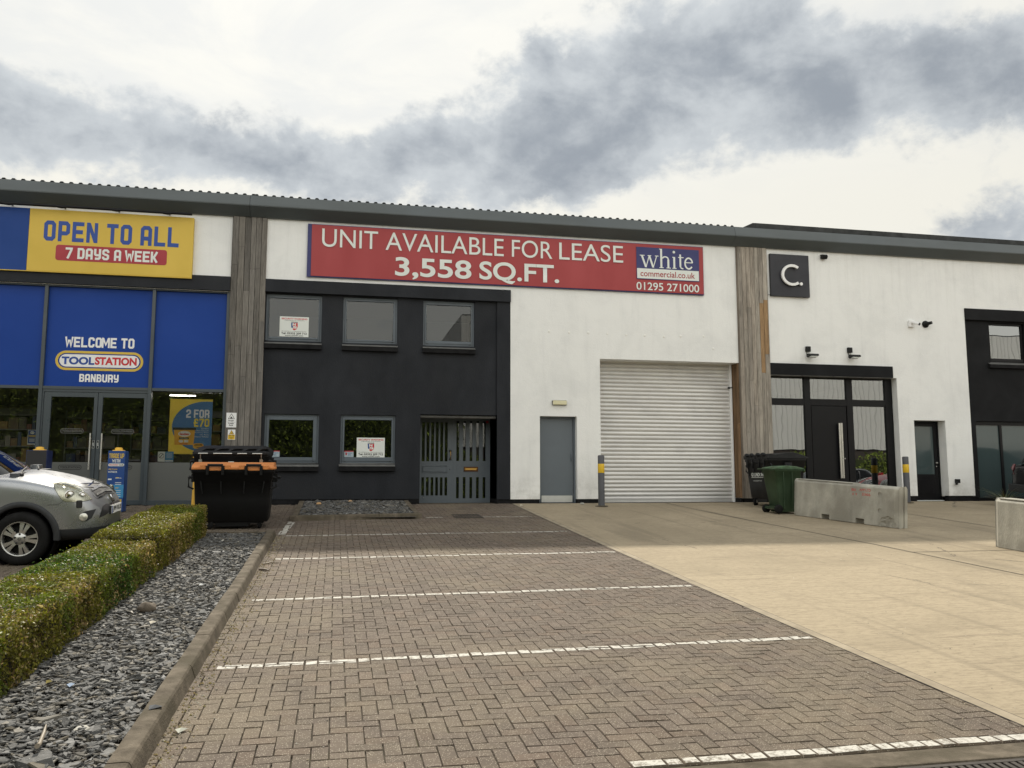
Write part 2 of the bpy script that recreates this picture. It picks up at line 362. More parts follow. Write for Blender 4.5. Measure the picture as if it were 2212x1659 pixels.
M['off_white'] = mat('off_white', (.72, .75, .72), .5, var=.03)
M['ink'] = mat('ink', (.02, .02, .022), .6)
M['ink_grey'] = mat('ink_grey', (.12, .12, .125), .6)
M['frost'] = mat('frost', (.10, .105, .10), .35, var=.04, vscale=1.2)
M['teal_film'] = mat('teal_film', (.052, .075, .078), .06, var=.05, vscale=.8, coat=.5)
M['glass'] = glass_mat('glass', ior=1.8, wav=.001); M['shop_glass'] = glass_mat('shop_glass', (.85, .84, .82), 1.7, .002)
M['entrance_glass'] = glass_mat('entrance_glass', (.4, .42, .46), 3.1, .004)
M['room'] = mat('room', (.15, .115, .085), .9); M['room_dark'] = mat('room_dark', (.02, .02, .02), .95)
M['attr'] = mat('coloured', (1, 1, 1), .5, attr=True, var=.05)
M['shutter'] = mat('shutter', (.66, .65, .63), .42, metal=.25, var=.10, vscale=2.0, stretch=(.35, 1, 3), tint=(.56, .55, .54))
M['cladding'] = mat('cladding', (.72, .72, .70), .6, var=.05, stretch=(4, 1, .3))

def timber():
    m, n, b = new_mat('timber'); tc = n.n('ShaderNodeTexCoord').outputs['Object']
    at = n.n('ShaderNodeAttribute', attribute_name='col').outputs['Color']
    g = n.noise(n.map(tc, (26, 26, 1.1)), 2.2, 8, .68, 1.2); g2 = n.noise(n.map(tc, (5, 5, .5)), 1.6, 6, .6, .6)
    k = n.m('ADD', n.mr(g, .30, .70, .50, 1.30), n.mr(g2, .3, .7, -.28, .18))
    sc = n.n('ShaderNodeVectorMath', operation='SCALE'); n.L.new(at, sc.inputs[0]); n.L.new(k, sc.inputs['Scale'])
    n.L.new(sc.outputs[0], b.inputs['Base Color']); b.inputs['Roughness'].default_value = .8; b.inputs['Specular IOR Level'].default_value = .2
    bp = n.n('ShaderNodeBump'); bp.inputs['Strength'].default_value = .5; bp.inputs['Distance'].default_value = .004; n.L.new(g, bp.inputs['Height']); n.L.new(bp.outputs[0], b.inputs['Normal'])
    return m
M['timber'] = timber()

def brick_mat():
    m, n, b = new_mat('block_paver'); tc = n.n('ShaderNodeTexCoord').outputs['Object']
    at = n.n('ShaderNodeAttribute', attribute_name='col').outputs['Color']
    v = n.n('ShaderNodeTexVoronoi'); v.inputs['Scale'].default_value = 105; n.L.new(tc, v.inputs['Vector'])
    rnd = n.n('ShaderNodeSeparateColor'); n.L.new(v.outputs['Color'], rnd.inputs[0])
    chip = n.m('MULTIPLY', n.ss(v.outputs['Distance'], .42, .26), n.ss(rnd.outputs[0], .52, .66))           # pale aggregate showing in the worn face
    dirt = n.noise(tc, .55, 7, .65, .5); dust = n.noise(tc, 3.2, 6, .65)
    c = n.mix(n.m('MULTIPLY', n.ss(dirt, .44, .66), .60), at, (.180, .148, .104)); c = n.mix(n.m('MULTIPLY', n.ss(dust, .46, .70), .42), c, (.068, .055, .043)); c = n.mix(n.m('MULTIPLY', n.ss(n.noise(n.map(tc, (1, 1, 1), (7, 3, 0)), .9, 5, .6), .60, .72), .45), c, (.055, .046, .038))
    c = n.mix(n.m('MULTIPLY', chip, .75), c, (.42, .37, .29))
    n.L.new(c, b.inputs['Base Color']); b.inputs['Roughness'].default_value = .85; b.inputs['Specular IOR Level'].default_value = .25
    bp = n.n('ShaderNodeBump'); bp.inputs['Strength'].default_value = .6; bp.inputs['Distance'].default_value = .004
    n.L.new(n.noise(tc, 120, 4, .7), bp.inputs['Height']); n.L.new(bp.outputs[0], b.inputs['Normal'])
    return m
M['brick'] = brick_mat()
M['joint'] = mat('joint_sand', (.075, .062, .044), .95, var=.6, vscale=7, tint=(.075, .065, .025), bump=.5, bscale=90)
def paint_mat():
    m, n, b = new_mat('line_paint'); tc = n.n('ShaderNodeTexCoord').outputs['Object']
    wear = n.ss(n.noise(tc, 26, 8, .75), .46, .60); big = n.ss(n.noise(tc, 1.3, 4, .6), .35, .6)
    c = n.mix(n.m('MULTIPLY', wear, n.mr(big, 0, 1, .35, .95)), (.52, .50, .45), (.15, .125, .095))
    n.L.new(c, b.inputs['Base Color']); b.inputs['Roughness'].default_value = .75
    return m
M['paint'] = paint_mat()
def concrete_yard_mat():
    m, n, b = new_mat('yard_concrete'); tc = n.n('ShaderNodeTexCoord').outputs['Object']
    brush = n.noise(n.map(tc, (.55, 7, 1)), 2.6, 9, .74, .5); blot = n.noise(tc, .42, 7, .62, .4); fine = n.noise(n.map(tc, (1, 2.4, 1)), 11, 9, .8)
    c = n.mix(n.ss(blot, .38, .66), (.392, .325, .228), (.318, .264, .184)); c = n.mix(n.m('MULTIPLY', n.ss(brush, .48, .70), .8), c, (.235, .192, .135))
    c = n.mix(n.m('MULTIPLY', n.ss(fine, .46, .62), .55), c, (.215, .177, .122))
    tyre = n.ss(n.noise(n.map(tc, (1.5, .10, 1)), 1.3, 5, .6, .8), .52, .68); c = n.mix(n.m('MULTIPLY', tyre, .40), c, (.17, .142, .102))
    v = n.n('ShaderNodeTexVoronoi', feature='DISTANCE_TO_EDGE'); v.inputs['Scale'].default_value = .28; n.L.new(n.map(tc, (1, 1, 1)), v.inputs['Vector'])
    wob = n.m('ADD', v.outputs['Distance'], n.m('MULTIPLY', n.m('SUBTRACT', n.noise(tc, 3.0, 5, .6), .5), .05)); crack = n.m('MULTIPLY', n.ss(n.m('ABSOLUTE', wob), .0035, .001), n.ss(n.noise(tc, .35, 2, .5), .52, .60)); c = n.mix(n.m('MULTIPLY', crack, .75), c, (.06, .05, .04))
    oil = n.ss(n.noise(tc, 1.1, 5, .6), .66, .76); c = n.mix(n.m('MULTIPLY', oil, .45), c, (.12, .102, .08))
    n.L.new(c, b.inputs['Base Color']); b.inputs['Roughness'].default_value = .85; b.inputs['Specular IOR Level'].default_value = .25
    bp = n.n('ShaderNodeBump'); bp.inputs['Strength'].default_value = .8; bp.inputs['Distance'].default_value = .010
    n.L.new(n.m('ADD', brush, fine), bp.inputs['Height']); n.L.new(bp.outputs[0], b.inputs['Normal'])
    return m
M['yard'] = concrete_yard_mat()
M['kerb'] = mat('kerb_concrete', (.125, .104, .078), .9, spec=.2, var=.4, vscale=7, bump=.8, bscale=60, tint=(.085, .072, .05))
M['edging'] = mat('edging_concrete', (.29, .24, .17), .85, var=.25, vscale=4, bump=.5, bscale=50)
M['asphalt'] = mat('asphalt', (.075, .07, .065), .9, var=.25, vscale=8, bump=.6, bscale=80)
M['soil'] = mat('soil', (.035, .03, .025), .95, var=.3, vscale=8)
M['slate'] = mat('slate', (1, 1, 1), .7, spec=.25, attr=True, var=.25, vscale=30, bump=.5, bscale=55, stretch=(1, 1, 4))
M['barrier'] = mat('barrier_concrete', (.40, .385, .335), .88, spec=.2, var=.28, vscale=3.2, bump=.9, bscale=40, tint=(.29, .275, .235), stretch=(1, 1, .45))
M['iron'] = mat('iron', (.045, .037, .03), .7, var=.3, vscale=6, bump=.3)
M['groove'] = mat('groove', (.045, .038, .03), .9)

# ------------------------------------------------------------------ ground, paving, yard, kerbs
def ys(y0, y1, st=.5):
    k = max(1, int(math.ceil((y1 - y0) / st))); return [y0 + (y1 - y0) * i / k for i in range(k + 1)]
def sheet(name, x0, x1, y0, y1, dz, m, parent=None, st=.5, nx=1):
    mb = MB(); Ys = ys(y0, y1, st); Xs = [x0 + (x1 - x0) * i / nx for i in range(nx + 1)]
    vs = [(x, y, gz(y) + dz) for y in Ys for x in Xs]; k = nx + 1
    mb.add(vs, [(j * k + i, j * k + i + 1, (j + 1) * k + i + 1, (j + 1) * k + i) for j in range(len(Ys) - 1) for i in range(nx)])
    return mb.build(name, m, parent, fix=False)
g = MB(); Ys = [-400, -200, -90, -32] + ys(-31, 0, 1.0) + [40, 150, 500]
g.add([(x, y, gz(y) - .10) for y in Ys for x in (-500, 500)], [(2 * j, 2 * j + 1, 2 * j + 3, 2 * j + 2) for j in range(len(Ys) - 1)])
tag(g.build('ground', M['asphalt'], fix=False), kind='structure')
tag(sheet('road', -60, 60, -29, -16.27, -.055, M['asphalt']), kind='structure')
paving = tag(sheet('block_paving', -12.0, 4.235, -16.02, .0, -.016, M['joint']), kind='structure')

# herringbone of 200 x 100 blocks, every block its own slightly tilted top with chamfered edges
a = .1
BR = []
def in_paving(x0, x1, y0, y1):
    cx, cy = (x0 + x1) / 2, (y0 + y1) / 2
    if x1 > 4.235 or cx < -10.0 or cy > -.02 or y0 < -16.015: return False
    if cx < -3.0 and cy < -11.5: return False
    if -2.95 < cx < -1.02 and cy < -5.56: return False
    if -.78 < cx < 1.68 and cy > -3.05: return False
    return True
X0, Y0 = -10.0, -16.0
for i in range(0, 143):
    for j in range(0, 161):
        t = (i - j) % 4
        if t == 0: r = (i, i + 2, j, j + 1)
        elif t == 2: r = (i, i + 1, j - 1, j + 1)
        else: continue
        x0, x1, y0, y1 = X0 + r[0] * a, X0 + r[1] * a, Y0 + r[2] * a, Y0 + r[3] * a
        if x0 < 4.235 < x1: x1 = 4.235
        if y0 < -16.0 < y1: y0 = -16.0
        if in_paving(x0, x1, y0, y1): BR.append((x0, x1, y0, y1))
nb = len(BR); BRa = np.array(BR); gap, ch = .0017, .0032
jx = rng.normal(0, .0012, (nb, 2)); hz = rng.normal(0, .0011, nb) + .004 * np.sin(cxs * 1.9 + 1.3 * np.sin(cys * .8)) * np.sin(cys * 1.3 + .6 * cxs) if False else rng.normal(0, .0012, nb); tx, ty = rng.normal(0, .012, nb), rng.normal(0, .012, nb)
V = np.zeros((nb, 8, 3)); cxs = (BRa[:, 0] + BRa[:, 1]) / 2 + jx[:, 0]; cys = (BRa[:, 2] + BRa[:, 3]) / 2 + jx[:, 1]
hx = (BRa[:, 1] - BRa[:, 0]) / 2 - gap; hy = (BRa[:, 3] - BRa[:, 2]) / 2 - gap
gzv = np.vectorize(gz)
for k, (sx_, sy_) in enumerate(((-1, -1), (1, -1), (1, 1), (-1, 1))):
    for lv, (ins, dz) in enumerate(((ch, 0.0), (0.0, -.012))):
        x = cxs + sx_ * (hx - ins); y = cys + sy_ * (hy - ins)
        V[:, k + 4 * lv, 0] = x; V[:, k + 4 * lv, 1] = y
        V[:, k + 4 * lv, 2] = gzv(y) + dz + hz + tx * (x - cxs) + ty * (y - cys)
F = np.array([(0, 1, 2, 3), (4, 5, 1, 0), (5, 6, 2, 1), (6, 7, 3, 2), (7, 4, 0, 3)])
faces = (F[None] + (np.arange(nb) * 8)[:, None, None]).reshape(-1, 4)
me = bpy.data.meshes.new('blocks'); me.from_pydata(V.reshape(-1, 3).tolist(), [], faces.tolist())
tone = rng.normal(1, .085, nb); warm = rng.random(nb)
bc = np.stack([.122 * tone + .006 * (warm > .8), .096 * tone, .077 * tone - .003 * (warm > .8)], 1).clip(.03, .5)
at = me.color_attributes.new('col', 'FLOAT_COLOR', 'CORNER')
at.data.foreach_set('color', np.repeat(np.concatenate([bc, np.ones((nb, 1))], 1), 20, 0).ravel())
me.materials.append(M['brick']); bo = bpy.data.objects.new('blocks', me); COL.objects.link(bo); bo.parent = paving

def painted_line(xa, ya, xb, yb, wd, fade=0.0):
    """a bay line brushed over the blocks: a skin of paint on each block it crosses, broken at the joints"""
    mb = MB()
    for i in range(nb):
        x0, x1, y0, y1 = cxs[i] - hx[i] + .0075, cxs[i] + hx[i] - .0075, cys[i] - hy[i] + .006, cys[i] + hy[i] - .006
        if abs(xb - xa) > abs(yb - ya):
            u0, u1 = max(x0, xa), min(x1, xb)
            if u1 - u0 < .02: continue
            yc0, yc1 = (ya + (yb - ya) * (u - xa) / (xb - xa) for u in (u0, u1))
            e = rng.normal(0, .003, 4)
            P = [(u0, max(y0, yc0 - wd / 2 + e[0])), (u1, max(y0, yc1 - wd / 2 + e[1])), (u1, min(y1, yc1 + wd / 2 + e[2])), (u0, min(y1, yc0 + wd / 2 + e[3]))]
            if P[3][1] - P[0][1] < .012 or P[2][1] - P[1][1] < .012: continue
        else:
            v0, v1 = max(y0, ya), min(y1, yb)
            if v1 - v0 < .02: continue
            xc = xa + (xb - xa) * ((v0 + v1) / 2 - ya) / (yb - ya); u0, u1 = max(x0, xc - wd / 2), min(x1, xc + wd / 2)
            if u1 - u0 < .012: continue
            P = [(u0, v0), (u1, v0), (u1, v1), (u0, v1)]
        if fade and rng.random() < fade: continue
        mb.add([(x, y, gz(y) + hz[i] + tx[i] * (x - cxs[i]) + ty[i] * (y - cys[i]) + .0022) for x, y in P], [(0, 1, 2, 3)])
    o = mb.build('painted_line', M['paint'], fix=False); return tag(o, kind='structure')
painted_line(1.84, -2.93, 2.42, -2.95, .09, .15); painted_line(3.0, -2.94, 4.08, -2.90, .08, .1)
painted_line(-.82, -5.60, 4.14, -5.45, .085); painted_line(-.80, -8.14, 4.2, -8.01, .088); painted_line(-.83, -11.02, 4.2, -10.85, .088)
painted_line(-.84, -13.62, 4.2, -13.43, .092); painted_line(1.60, -15.968, 4.2, -15.95, .09); painted_line(-.88, -5.4, -.80, -3.50, .13, .1)
# loose grit and dry moss gathered in the gutter along the kerb
mb = MB()
for k in range(1500):
    t = random.random(); y = -16 + t * 10.4; x = -.95 + abs(random.gauss(0, .09)); s = random.uniform(.003, .011)
    c = random.choice([(.30, .24, .15), (.22, .17, .10), (.42, .38, .30), (.16, .13, .09), (.30, .22, .08), (.24, .2, .06)])
    z = gz(y) + .002; r = random.random() * 6.28
    mb.add([(x + s * math.cos(r + q), y + s * math.sin(r + q), z) for q in (0, 1.6, 3.1, 4.7)] + [(x, y, z + s * .9)], [(0, 1, 4), (1, 2, 4), (2, 3, 4), (3, 0, 4)], c)
for k in range(1500):
    x, y = random.uniform(-.9, 4.2) if k % 2 else random.uniform(4.4, 16), random.uniform(-16, -.3); s = random.uniform(.003, .009); c = random.choice([(.5, .45, .38), (.12, .1, .08), (.33, .27, .18)]); z = gz(y) + .002; r = random.random() * 6
    mb.add([(x + s * math.cos(r + q), y + s * math.sin(r + q), z) for q in (0, 1.6, 3.1, 4.7)] + [(x, y, z + s * .7)], [(0, 1, 4), (1, 2, 4), (2, 3, 4), (3, 0, 4)], c)
tag(mb.build('loose_grit', M['attr'], fix=False), 'dry grit and crumbs of moss scattered over the block paving by the long kerb', 'grit', kind='stuff')

yard = tag(sheet('concrete_yard', 4.345, 40, -16.02, .0, -.002, M['yard'], nx=8), kind='structure')
sheet('edging_strip', 4.24, 4.341, -16.02, -.05, .004, M['edging'], yard)
def groove(pts, wd=.024):
    mb = MB()
    for (xa, ya), (xb, yb) in zip(pts[:-1], pts[1:]):
        k = max(1, int(abs(yb - ya) / .4)); 
        for q in range(k):
            u, v = q / k, (q + 1) / k; x0, y0, x1, y1 = xa + (xb - xa) * u, ya + (yb - ya) * u, xa + (xb - xa) * v, ya + (yb - ya) * v
            nx, ny = (0, wd) if abs(xb - xa) > abs(yb - ya) else (wd, 0)
            mb.add([(x0, y0, gz(y0) + .0025), (x1, y1, gz(y1) + .0025), (x1 + nx, y1 + ny, gz(y1 + ny) + .0025), (x0 + nx, y0 + ny, gz(y0 + ny) + .0025)], [(0, 1, 2, 3)])
    mb.build('joint', M['groove'], yard, fix=False)
groove([(8.19, -.1), (8.4, -3.04), (8.83, -7.68), (8.98, -12.5)]); groove([(12.9, -.1), (13.1, -16)]); groove([(8.9, -8.6), (30, -8.5)], .020); groove([(4.339, -.1), (4.339, -16.0)], .012); groove([(4.232, -.1), (4.232, -16.0)], .010)
# flush kerb and road edge at the near end
mb = MB(); mb.box(.2, 40, -16.25, -16.03, gz(-16.1) - .09, gz(-16.05) + .003)
tag(mb.build('flush_kerb', M['kerb'], bevel=.012), kind='structure')

KP = [(-.10, -.10), (-.10, .098), (-.012, .100), (.006, .096), (.018, .082), (.045, 0), (.05, -.10)]
def kerb_run(name, p0, p1, flip=1, hscale=1.0, L=.915):
    """concrete kerb stones laid end to end from p0 to p1, the sloped face to the right of the run when flip is 1"""
    p0, p1 = Vector(p0), Vector(p1); d = p1 - p0; ln = d.length; d.normalize(); nr = Vector((d.y, -d.x)) * flip; n = max(1, round(ln / L)); mb = MB()
    for i in range(n):
        a_, b_ = p0 + d * (ln * i / n + .003), p0 + d * (ln * (i + 1) / n - .003); j = random.gauss(0, .003); h = random.gauss(0, .002)
        rings = []
        for c in (a_, (a_ + b_) / 2, b_): rings.append([(c.x + nr.x * (u + j), c.y + nr.y * (u + j), gz(c.y + nr.y * u) + (z if z < 0 else z * hscale) + h) for u, z in KP])
        k = len(KP); vs = [q for r in rings for q in r]
        fs = [(s * k + q, s * k + q + 1, (s + 1) * k + q + 1, (s + 1) * k + q) for s in range(2) for q in range(k - 1)] + [list(range(k)), list(range(2 * k, 3 * k))[::-1]]
        mb.add(vs, fs)
    return tag(mb.build(name, M['kerb']), kind='structure')
kerb_run('kerb', (-1.0, -17.6), (-1.0, -5.5), 1)
kerb_run('kerb', (-2.95, -5.53), (-1.10, -5.53), -1, .85)
kerb_run('kerb', (-2.97, -17.6), (-2.97, -5.65), -1)
kerb_run('kerb', (-.86, -3.33), (1.74, -3.02), 1); kerb_run('kerb', (-.81, -3.2), (-.80, -.07), -1, .95); kerb_run('kerb', (1.70, -2.98), (1.70, -.07), 1, .95)

# slate chippings: thousands of flat flakes in the two beds
def slate(name, x0, x1, y0, y1, n, size, seed, zt=.055, heap=0.0, top=None):
    r = np.random.default_rng(seed); vs, fs, cs = [], [], []
    for i in range(n):
        x, y = r.uniform(x0, x1), r.uniform(y0, y1)
        if top and not top(x, y): continue
        s = size * r.lognormal(0, .46); k = r.integers(5, 8); an = np.sort(r.uniform(0, 6.283, k)); asp = r.uniform(.45, .85); ro = r.uniform(0, 6.283)
        th = s * r.uniform(.10, .30); q = np.stack([np.cos(an) * s, np.sin(an) * s * asp], 1) * r.uniform(.8, 1.15, (k, 1))
        q = q @ np.array([[math.cos(ro), math.sin(ro)], [-math.sin(ro), math.cos(ro)]]); tl = r.normal(0, .17, 2)
        zc = gz(y) + zt + r.uniform(-.012, .018) + heap * (1 - ((x - (x0 + x1) / 2) / (x1 - x0) * 2) ** 2)
        b = len(vs); ins = .86
        for (u, v) in q: vs.append((x + u, y + v, zc + tl[0] * u + tl[1] * v - th))
        for (u, v) in q * ins: vs.append((x + u, y + v, zc + tl[0] * u + tl[1] * v + r.normal(0, th * .12)))
        fs.append([b + k + w_ for w_ in range(k)]); fs += [[b + w_, b + (w_ + 1) % k, b + k + (w_ + 1) % k, b + k + w_] for w_ in range(k)]
        t = r.lognormal(0, .30); hue = r.random(); c = (.122 * t, .121 * t, .118 * t) if hue < .72 else ((.135 * t, .125 * t, .108 * t) if hue < .95 else (.12 * t, .105 * t, .08 * t))
        if r.random() < .003: c = (.45, .43, .38)
        cs += [c] * (k * 1 + k * 4)
    m_ = bpy.data.meshes.new(name); m_.from_pydata(vs, [], fs); at = m_.color_attributes.new('col', 'FLOAT_COLOR', 'CORNER')
    at.data.foreach_set('color', np.concatenate([np.array(cs), np.ones((len(cs), 1))], 1).ravel()); m_.materials.append(M['slate'])
    o = bpy.data.objects.new(name, m_); COL.objects.link(o); return tag(o, kind='stuff')
bed = tag(sheet('planting_bed', -2.90, -1.09, -17.5, -5.6, .035, M['soil']), kind='structure')
tag(slate('slate_chippings', -2.3, -1.11, -9.5, -5.62, 7600, .024, 3), 'grey slate chippings filling the long bed between hedge and kerb', 'slate')['kind'] = 'stuff'
slate('slate_chippings', -2.35, -1.11, -17.4, -9.5, 17500, .025, 4)
bed2 = tag(sheet('planting_bed', -.72, 1.62, -3.2, -.02, .04, M['soil']), kind='structure')
slate('slate_chippings', -.70, 1.60, -3.12, -.06, 5200, .030, 5, .075, .02, lambda x, y: y > -3.2 + (x + .7) * .11)

# ------------------------------------------------------------------ the terrace of units
def wall(mb, x0, x1, z0, z1, y, holes=(), col=None):
    """front face at y with rectangular openings (x0, x1, z0, z1, depth) and their reveals"""
    xs = sorted({x0, x1} | {h[i] for h in holes for i in (0, 1)}); zs = sorted({z0, z1} | {h[i] for h in holes for i in (2, 3)})
    xs = [x for x in xs if x0 <= x <= x1]; zs = [z for z in zs if z0 <= z <= z1]
    for xa, xb in zip(xs[:-1], xs[1:]):
        for za, zb in zip(zs[:-1], zs[1:]):
            if any(h[0] <= (xa + xb) / 2 <= h[1] and h[2] <= (za + zb) / 2 <= h[3] for h in holes): continue
            mb.quad((xa, y, za), (xb, y, za), (xb, y, zb), (xa, y, zb), col)
    for a_, b_, c, d, dp in holes:
        if dp == 0: continue
        mb.quad((a_, y, c), (a_, y, d), (a_, y + dp, d), (a_, y + dp, c)); mb.quad((b_, y, d), (b_, y, c), (b_, y + dp, c), (b_, y + dp, d))
        mb.quad((a_, y, d), (b_, y, d), (b_, y + dp, d), (a_, y + dp, d))
        if c > z0: mb.quad((b_, y, c), (a_, y, c), (a_, y + dp, c), (b_, y + dp, c))
def frame(mb, x0, x1, z0, z1, w_, y0, y1, wb=None, wt_=None):
    wb = w_ if wb is None else wb; wt_ = w_ if wt_ is None else wt_
    mb.box(x0, x0 + w_, y0, y1, z0, z1); mb.box(x1 - w_, x1, y0, y1, z0, z1)
    mb.box(x0 + w_, x1 - w_, y0, y1, z1 - wt_, z1); mb.box(x0 + w_, x1 - w_, y0, y1, z0, z0 + wb)
def room(parent, x0, x1, y0, y1, z0, z1, m, name='interior'):
    mb = MB(); mb.quad((x0, y1, z0), (x1, y1, z0), (x1, y1, z1), (x0, y1, z1)); mb.quad((x0, y0, z0), (x0, y1, z0), (x0, y1, z1), (x0, y0, z1)); mb.quad((x1, y0, z0), (x1, y0, z1), (x1, y1, z1), (x1, y1, z0))
    mb.quad((x0, y0, z0), (x1, y0, z0), (x1, y1, z0), (x0, y1, z0)); mb.quad((x0, y0, z1), (x0, y1, z1), (x1, y1, z1), (x1, y0, z1)); return mb.build(name, m, parent, fix=False)
def eaves(parent, x0, x1):
    mb = MB(); prof = [(.02, 6.80), (-.075, 6.80), (-.30, 7.00), (-.305, 7.025), (-.215, 7.285), (-.16, 7.29), (-.16, 7.24), (.02, 7.24)]
    mb.prism(prof, x0 + .004, x1 - .004, axis='x'); o = mb.build('eaves_fascia', M['eaves'], parent)
    return o
def roof_sheet(parent, x0, x1):
    """trapezoidal steel sheets rising away from the eaves"""
    mb = MB(); x = x0; y0, y1, z0, z1 = -.19, 14.0, 7.292, 8.7; up = Vector((0, 0, 1))
    prof = []
    while x < x1:
        prof += [(x, 0), (x + .085, 0), (x + .112, .036), (x + .165, .036), (x + .192, 0)]; x += .2
    vs = [(px, y0, z0 + h) for px, h in prof] + [(px, y1, z1 + h) for px, h in prof] + [(px, y0, z0 + h - .012) for px, h in prof]; k = len(prof)
    mb.add(vs, [(i, i + 1, k + i + 1, k + i) for i in range(k - 1)] + [(2 * k + i, 2 * k + i + 1, i + 1, i) for i in range(k - 1)]); return mb.build('roof', M['roofing'], parent, fix=False)
def window(parent, x0, x1, z0, z1, gx0, gx1, gz0, gz1, y, glass, m='frame_grey', sill=None, vents=True):
    w_ = empty('window', (0, 0, 0)); w_.parent = parent
    mb = MB(); t = .045
    frame(mb, x0, x1, z0, z1, t, y, y + .07)                                        # outer frame
    i0, i1, j0, j1 = x0 + t + .003, x1 - t - .003, z0 + t + .003, z1 - t - .003
    mb.box(i0, gx0, y - .012, y + .05, j0, j1); mb.box(gx1, i1, y - .012, y + .05, j0, j1); mb.box(gx0, gx1, y - .012, y + .05, gz1, j1); mb.box(gx0, gx1, y - .012, y + .05, j0, gz0)
    mb.build('frame', M[m], w_, bevel=.004, seg=1)
    if vents:
        for xs_ in (x0 + .09, x1 - .135): v = MB(); v.box(xs_, xs_ + .045, y - .016, y - .01, z0 + .035, z0 + .043); v.build('drain_slot', M['ink'], w_)
    p = MB(); p.panel(gx0 - .01, gx1 + .01, gz0 - .01, gz1 + .01, y + .025); p.build('pane', glass, w_, fix=False)
    if sill:
        s0, s1, sz0, sz1, sy = sill
        s = MB(); s.prism([(y, sz1 + .075), (sy, sz1), (sy, sz1 - .004), (y, sz1 + .06)], s0, s1, axis='x'); s.build('sill_top', M['sill_grey'], w_)
        s = MB(); s.prism([(y, sz0), (sy + .004, sz0), (sy + .004, sz1 - .005), (y, sz1 + .058)], s0 + .001, s1 - .001, axis='x'); s.build('sill', M['plinth'], w_)
    return w_
WOODS = [(.215, .20, .182), (.25, .232, .21), (.185, .174, .16), (.225, .208, .187), (.27, .248, .22), (.20, .185, .167)]
def planks(mb, x0, x1, z0, z1, y, n, depth=.03, gap=.009, tones=WOODS, k=1.0, cuts=3.0, special=None):
    xs = [x0 + (x1 - x0) * i / n for i in range(n + 1)]
    for i in range(n):
        zc = [z0]; 
        while zc[-1] < z1: zc.append(min(z1, zc[-1] + random.uniform(.35, 1.0) * cuts))
        if special and i in special: zc = special[i]
        for q in range(len(zc) - 1):
            if zc[q + 1] - zc[q] < .02: continue
            t = random.choice(tones); v = random.uniform(.86, 1.14) * k; c = tuple(v * e for e in t)
            if special and i in special and q == 1: c = (.37, .24, .13)
            d = random.uniform(0, .004)
            mb.box(xs[i] + gap / 2, xs[i + 1] - gap / 2, y - d, y + depth, zc[q] + .002, zc[q + 1] - .002, c)

# ---- left unit: the shop
shop = tag(empty('shop_unit', (-7.3, 0, 0)), 'trade shop with blue panelled glass front and double doors, left end of terrace', 'shop')
def sub(parent, builder):                      # children are built in world coordinates, then parented keeping their place
    pass
def adopt(root):
    """the parts above were built in world coordinates: move them into the frame of their thing"""
    off = Vector(root.location)
    for ch in root.children:
        if ch.get('_done'): continue
        if ch.type == 'MESH' and ch.location.length < 1e-6:
            ch.data.transform(Matrix.Translation(-off))
        elif ch.type == 'EMPTY':
            ch.location = ch.location - off
        ch['_done'] = 1
P_ = shop
mb = MB(); wall(mb, -14.0, -2.52, 4.97, 6.84, 0.0); mb.quad((-14, 0, 0), (-14, 14, 0), (-14, 14, 7.3), (-14, 0, 6.84)); mb.quad((-14, 14, 0), (-2.13, 14, 0), (-2.13, 14, 8.6), (-14, 14, 8.6)); mb.build('wall', M['white_render'], P_, fix=False)
mb = MB(); mb.box(-14, -2.53, -.075, .12, 4.985, 5.325); mb.build('lintel_band', M['dark_render'], P_)
eaves(P_, -14.0, -2.13); roof_sheet(P_, -14.0, -2.13)
mb = MB(); Yf = .10
for x in (-11.2, -8.85, -6.535, -4.245): mb.box(x, x + .075, .02, .20, 0.0, 4.985)
mb.box(-2.60, -2.53, .03, .2, 0, 4.985)
for xa, xb in ((-14, -11.2), (-11.125, -8.85), (-8.775, -6.535), (-6.46, -4.245), (-4.17, -2.60)):
    mb.box(xa, xb, .035, .19, 2.595, 2.665); mb.box(xa, xb, .035, .19, 4.94, 4.983)
    if xa != -6.46: mb.box(xa, xb, .035, .19, 0.0, .11)
mb.build('shopfront_frame', M['shop_frame'], P_, bevel=.004, seg=1)
for xa, xb in ((-14, -11.2), (-11.125, -8.85), (-8.775, -6.535), (-6.46, -4.245), (-4.17, -2.60)):
    mb = MB(); mb.box(xa, xb, .10, .13, 2.665, 4.94); mb.build('blue_panel', M['blue_vinyl'], P_)
    if xa != -6.46:
        wn = empty('window'); wn.parent = P_; mb = MB(); mb.panel(xa, xb, .11, 2.595, .109); mb.build('pane', M['shop_glass'], wn, fix=False)
        mb = MB(); mb.box(xa + .002, xb - .002, .098, .101, .112, .965); mb.build('frosted_film', M['frost'], wn)
Lp = empty('welcome_lettering'); Lp.parent = P_
block_text('lettering', 'WELCOME TO', -6.05, -4.6, 3.565, 3.80, .096, M['white_paint'], Lp, gap=.09, space=.36)
block_text('lettering', 'BANBURY', -5.73, -4.9, 2.775, 2.955, .096, M['white_paint'], Lp, gap=.09)
mb = MB(); ring_panel(mb, -6.25, -4.39, 3.035, 3.48, .222, .055, .094); mb.build('yellow_ring', M['sign_yellow'], Lp, fix=False)
mb = MB(); mb.prism(rr(-6.165, -4.475, 3.115, 3.40, .142), .0945, .0975); mb.build('white_plate', M['white_paint'], Lp)
def slab_text(name, s, x0, x1, z0, z1, y, m, parent, bold=.03):
    """capitals with slab serifs and a stencil break"""
    o = text(name, s, x0, x1, z0, z1, y, m, parent, bold); return o
slab_text('word', 'TOOL', -6.12, -5.43, 3.165, 3.345, .0935, M['letter_blue'], Lp, .045); slab_text('word', 'STATION', -5.42, -4.53, 3.17, 3.352, .0935, M['tool_red'], Lp, .045)
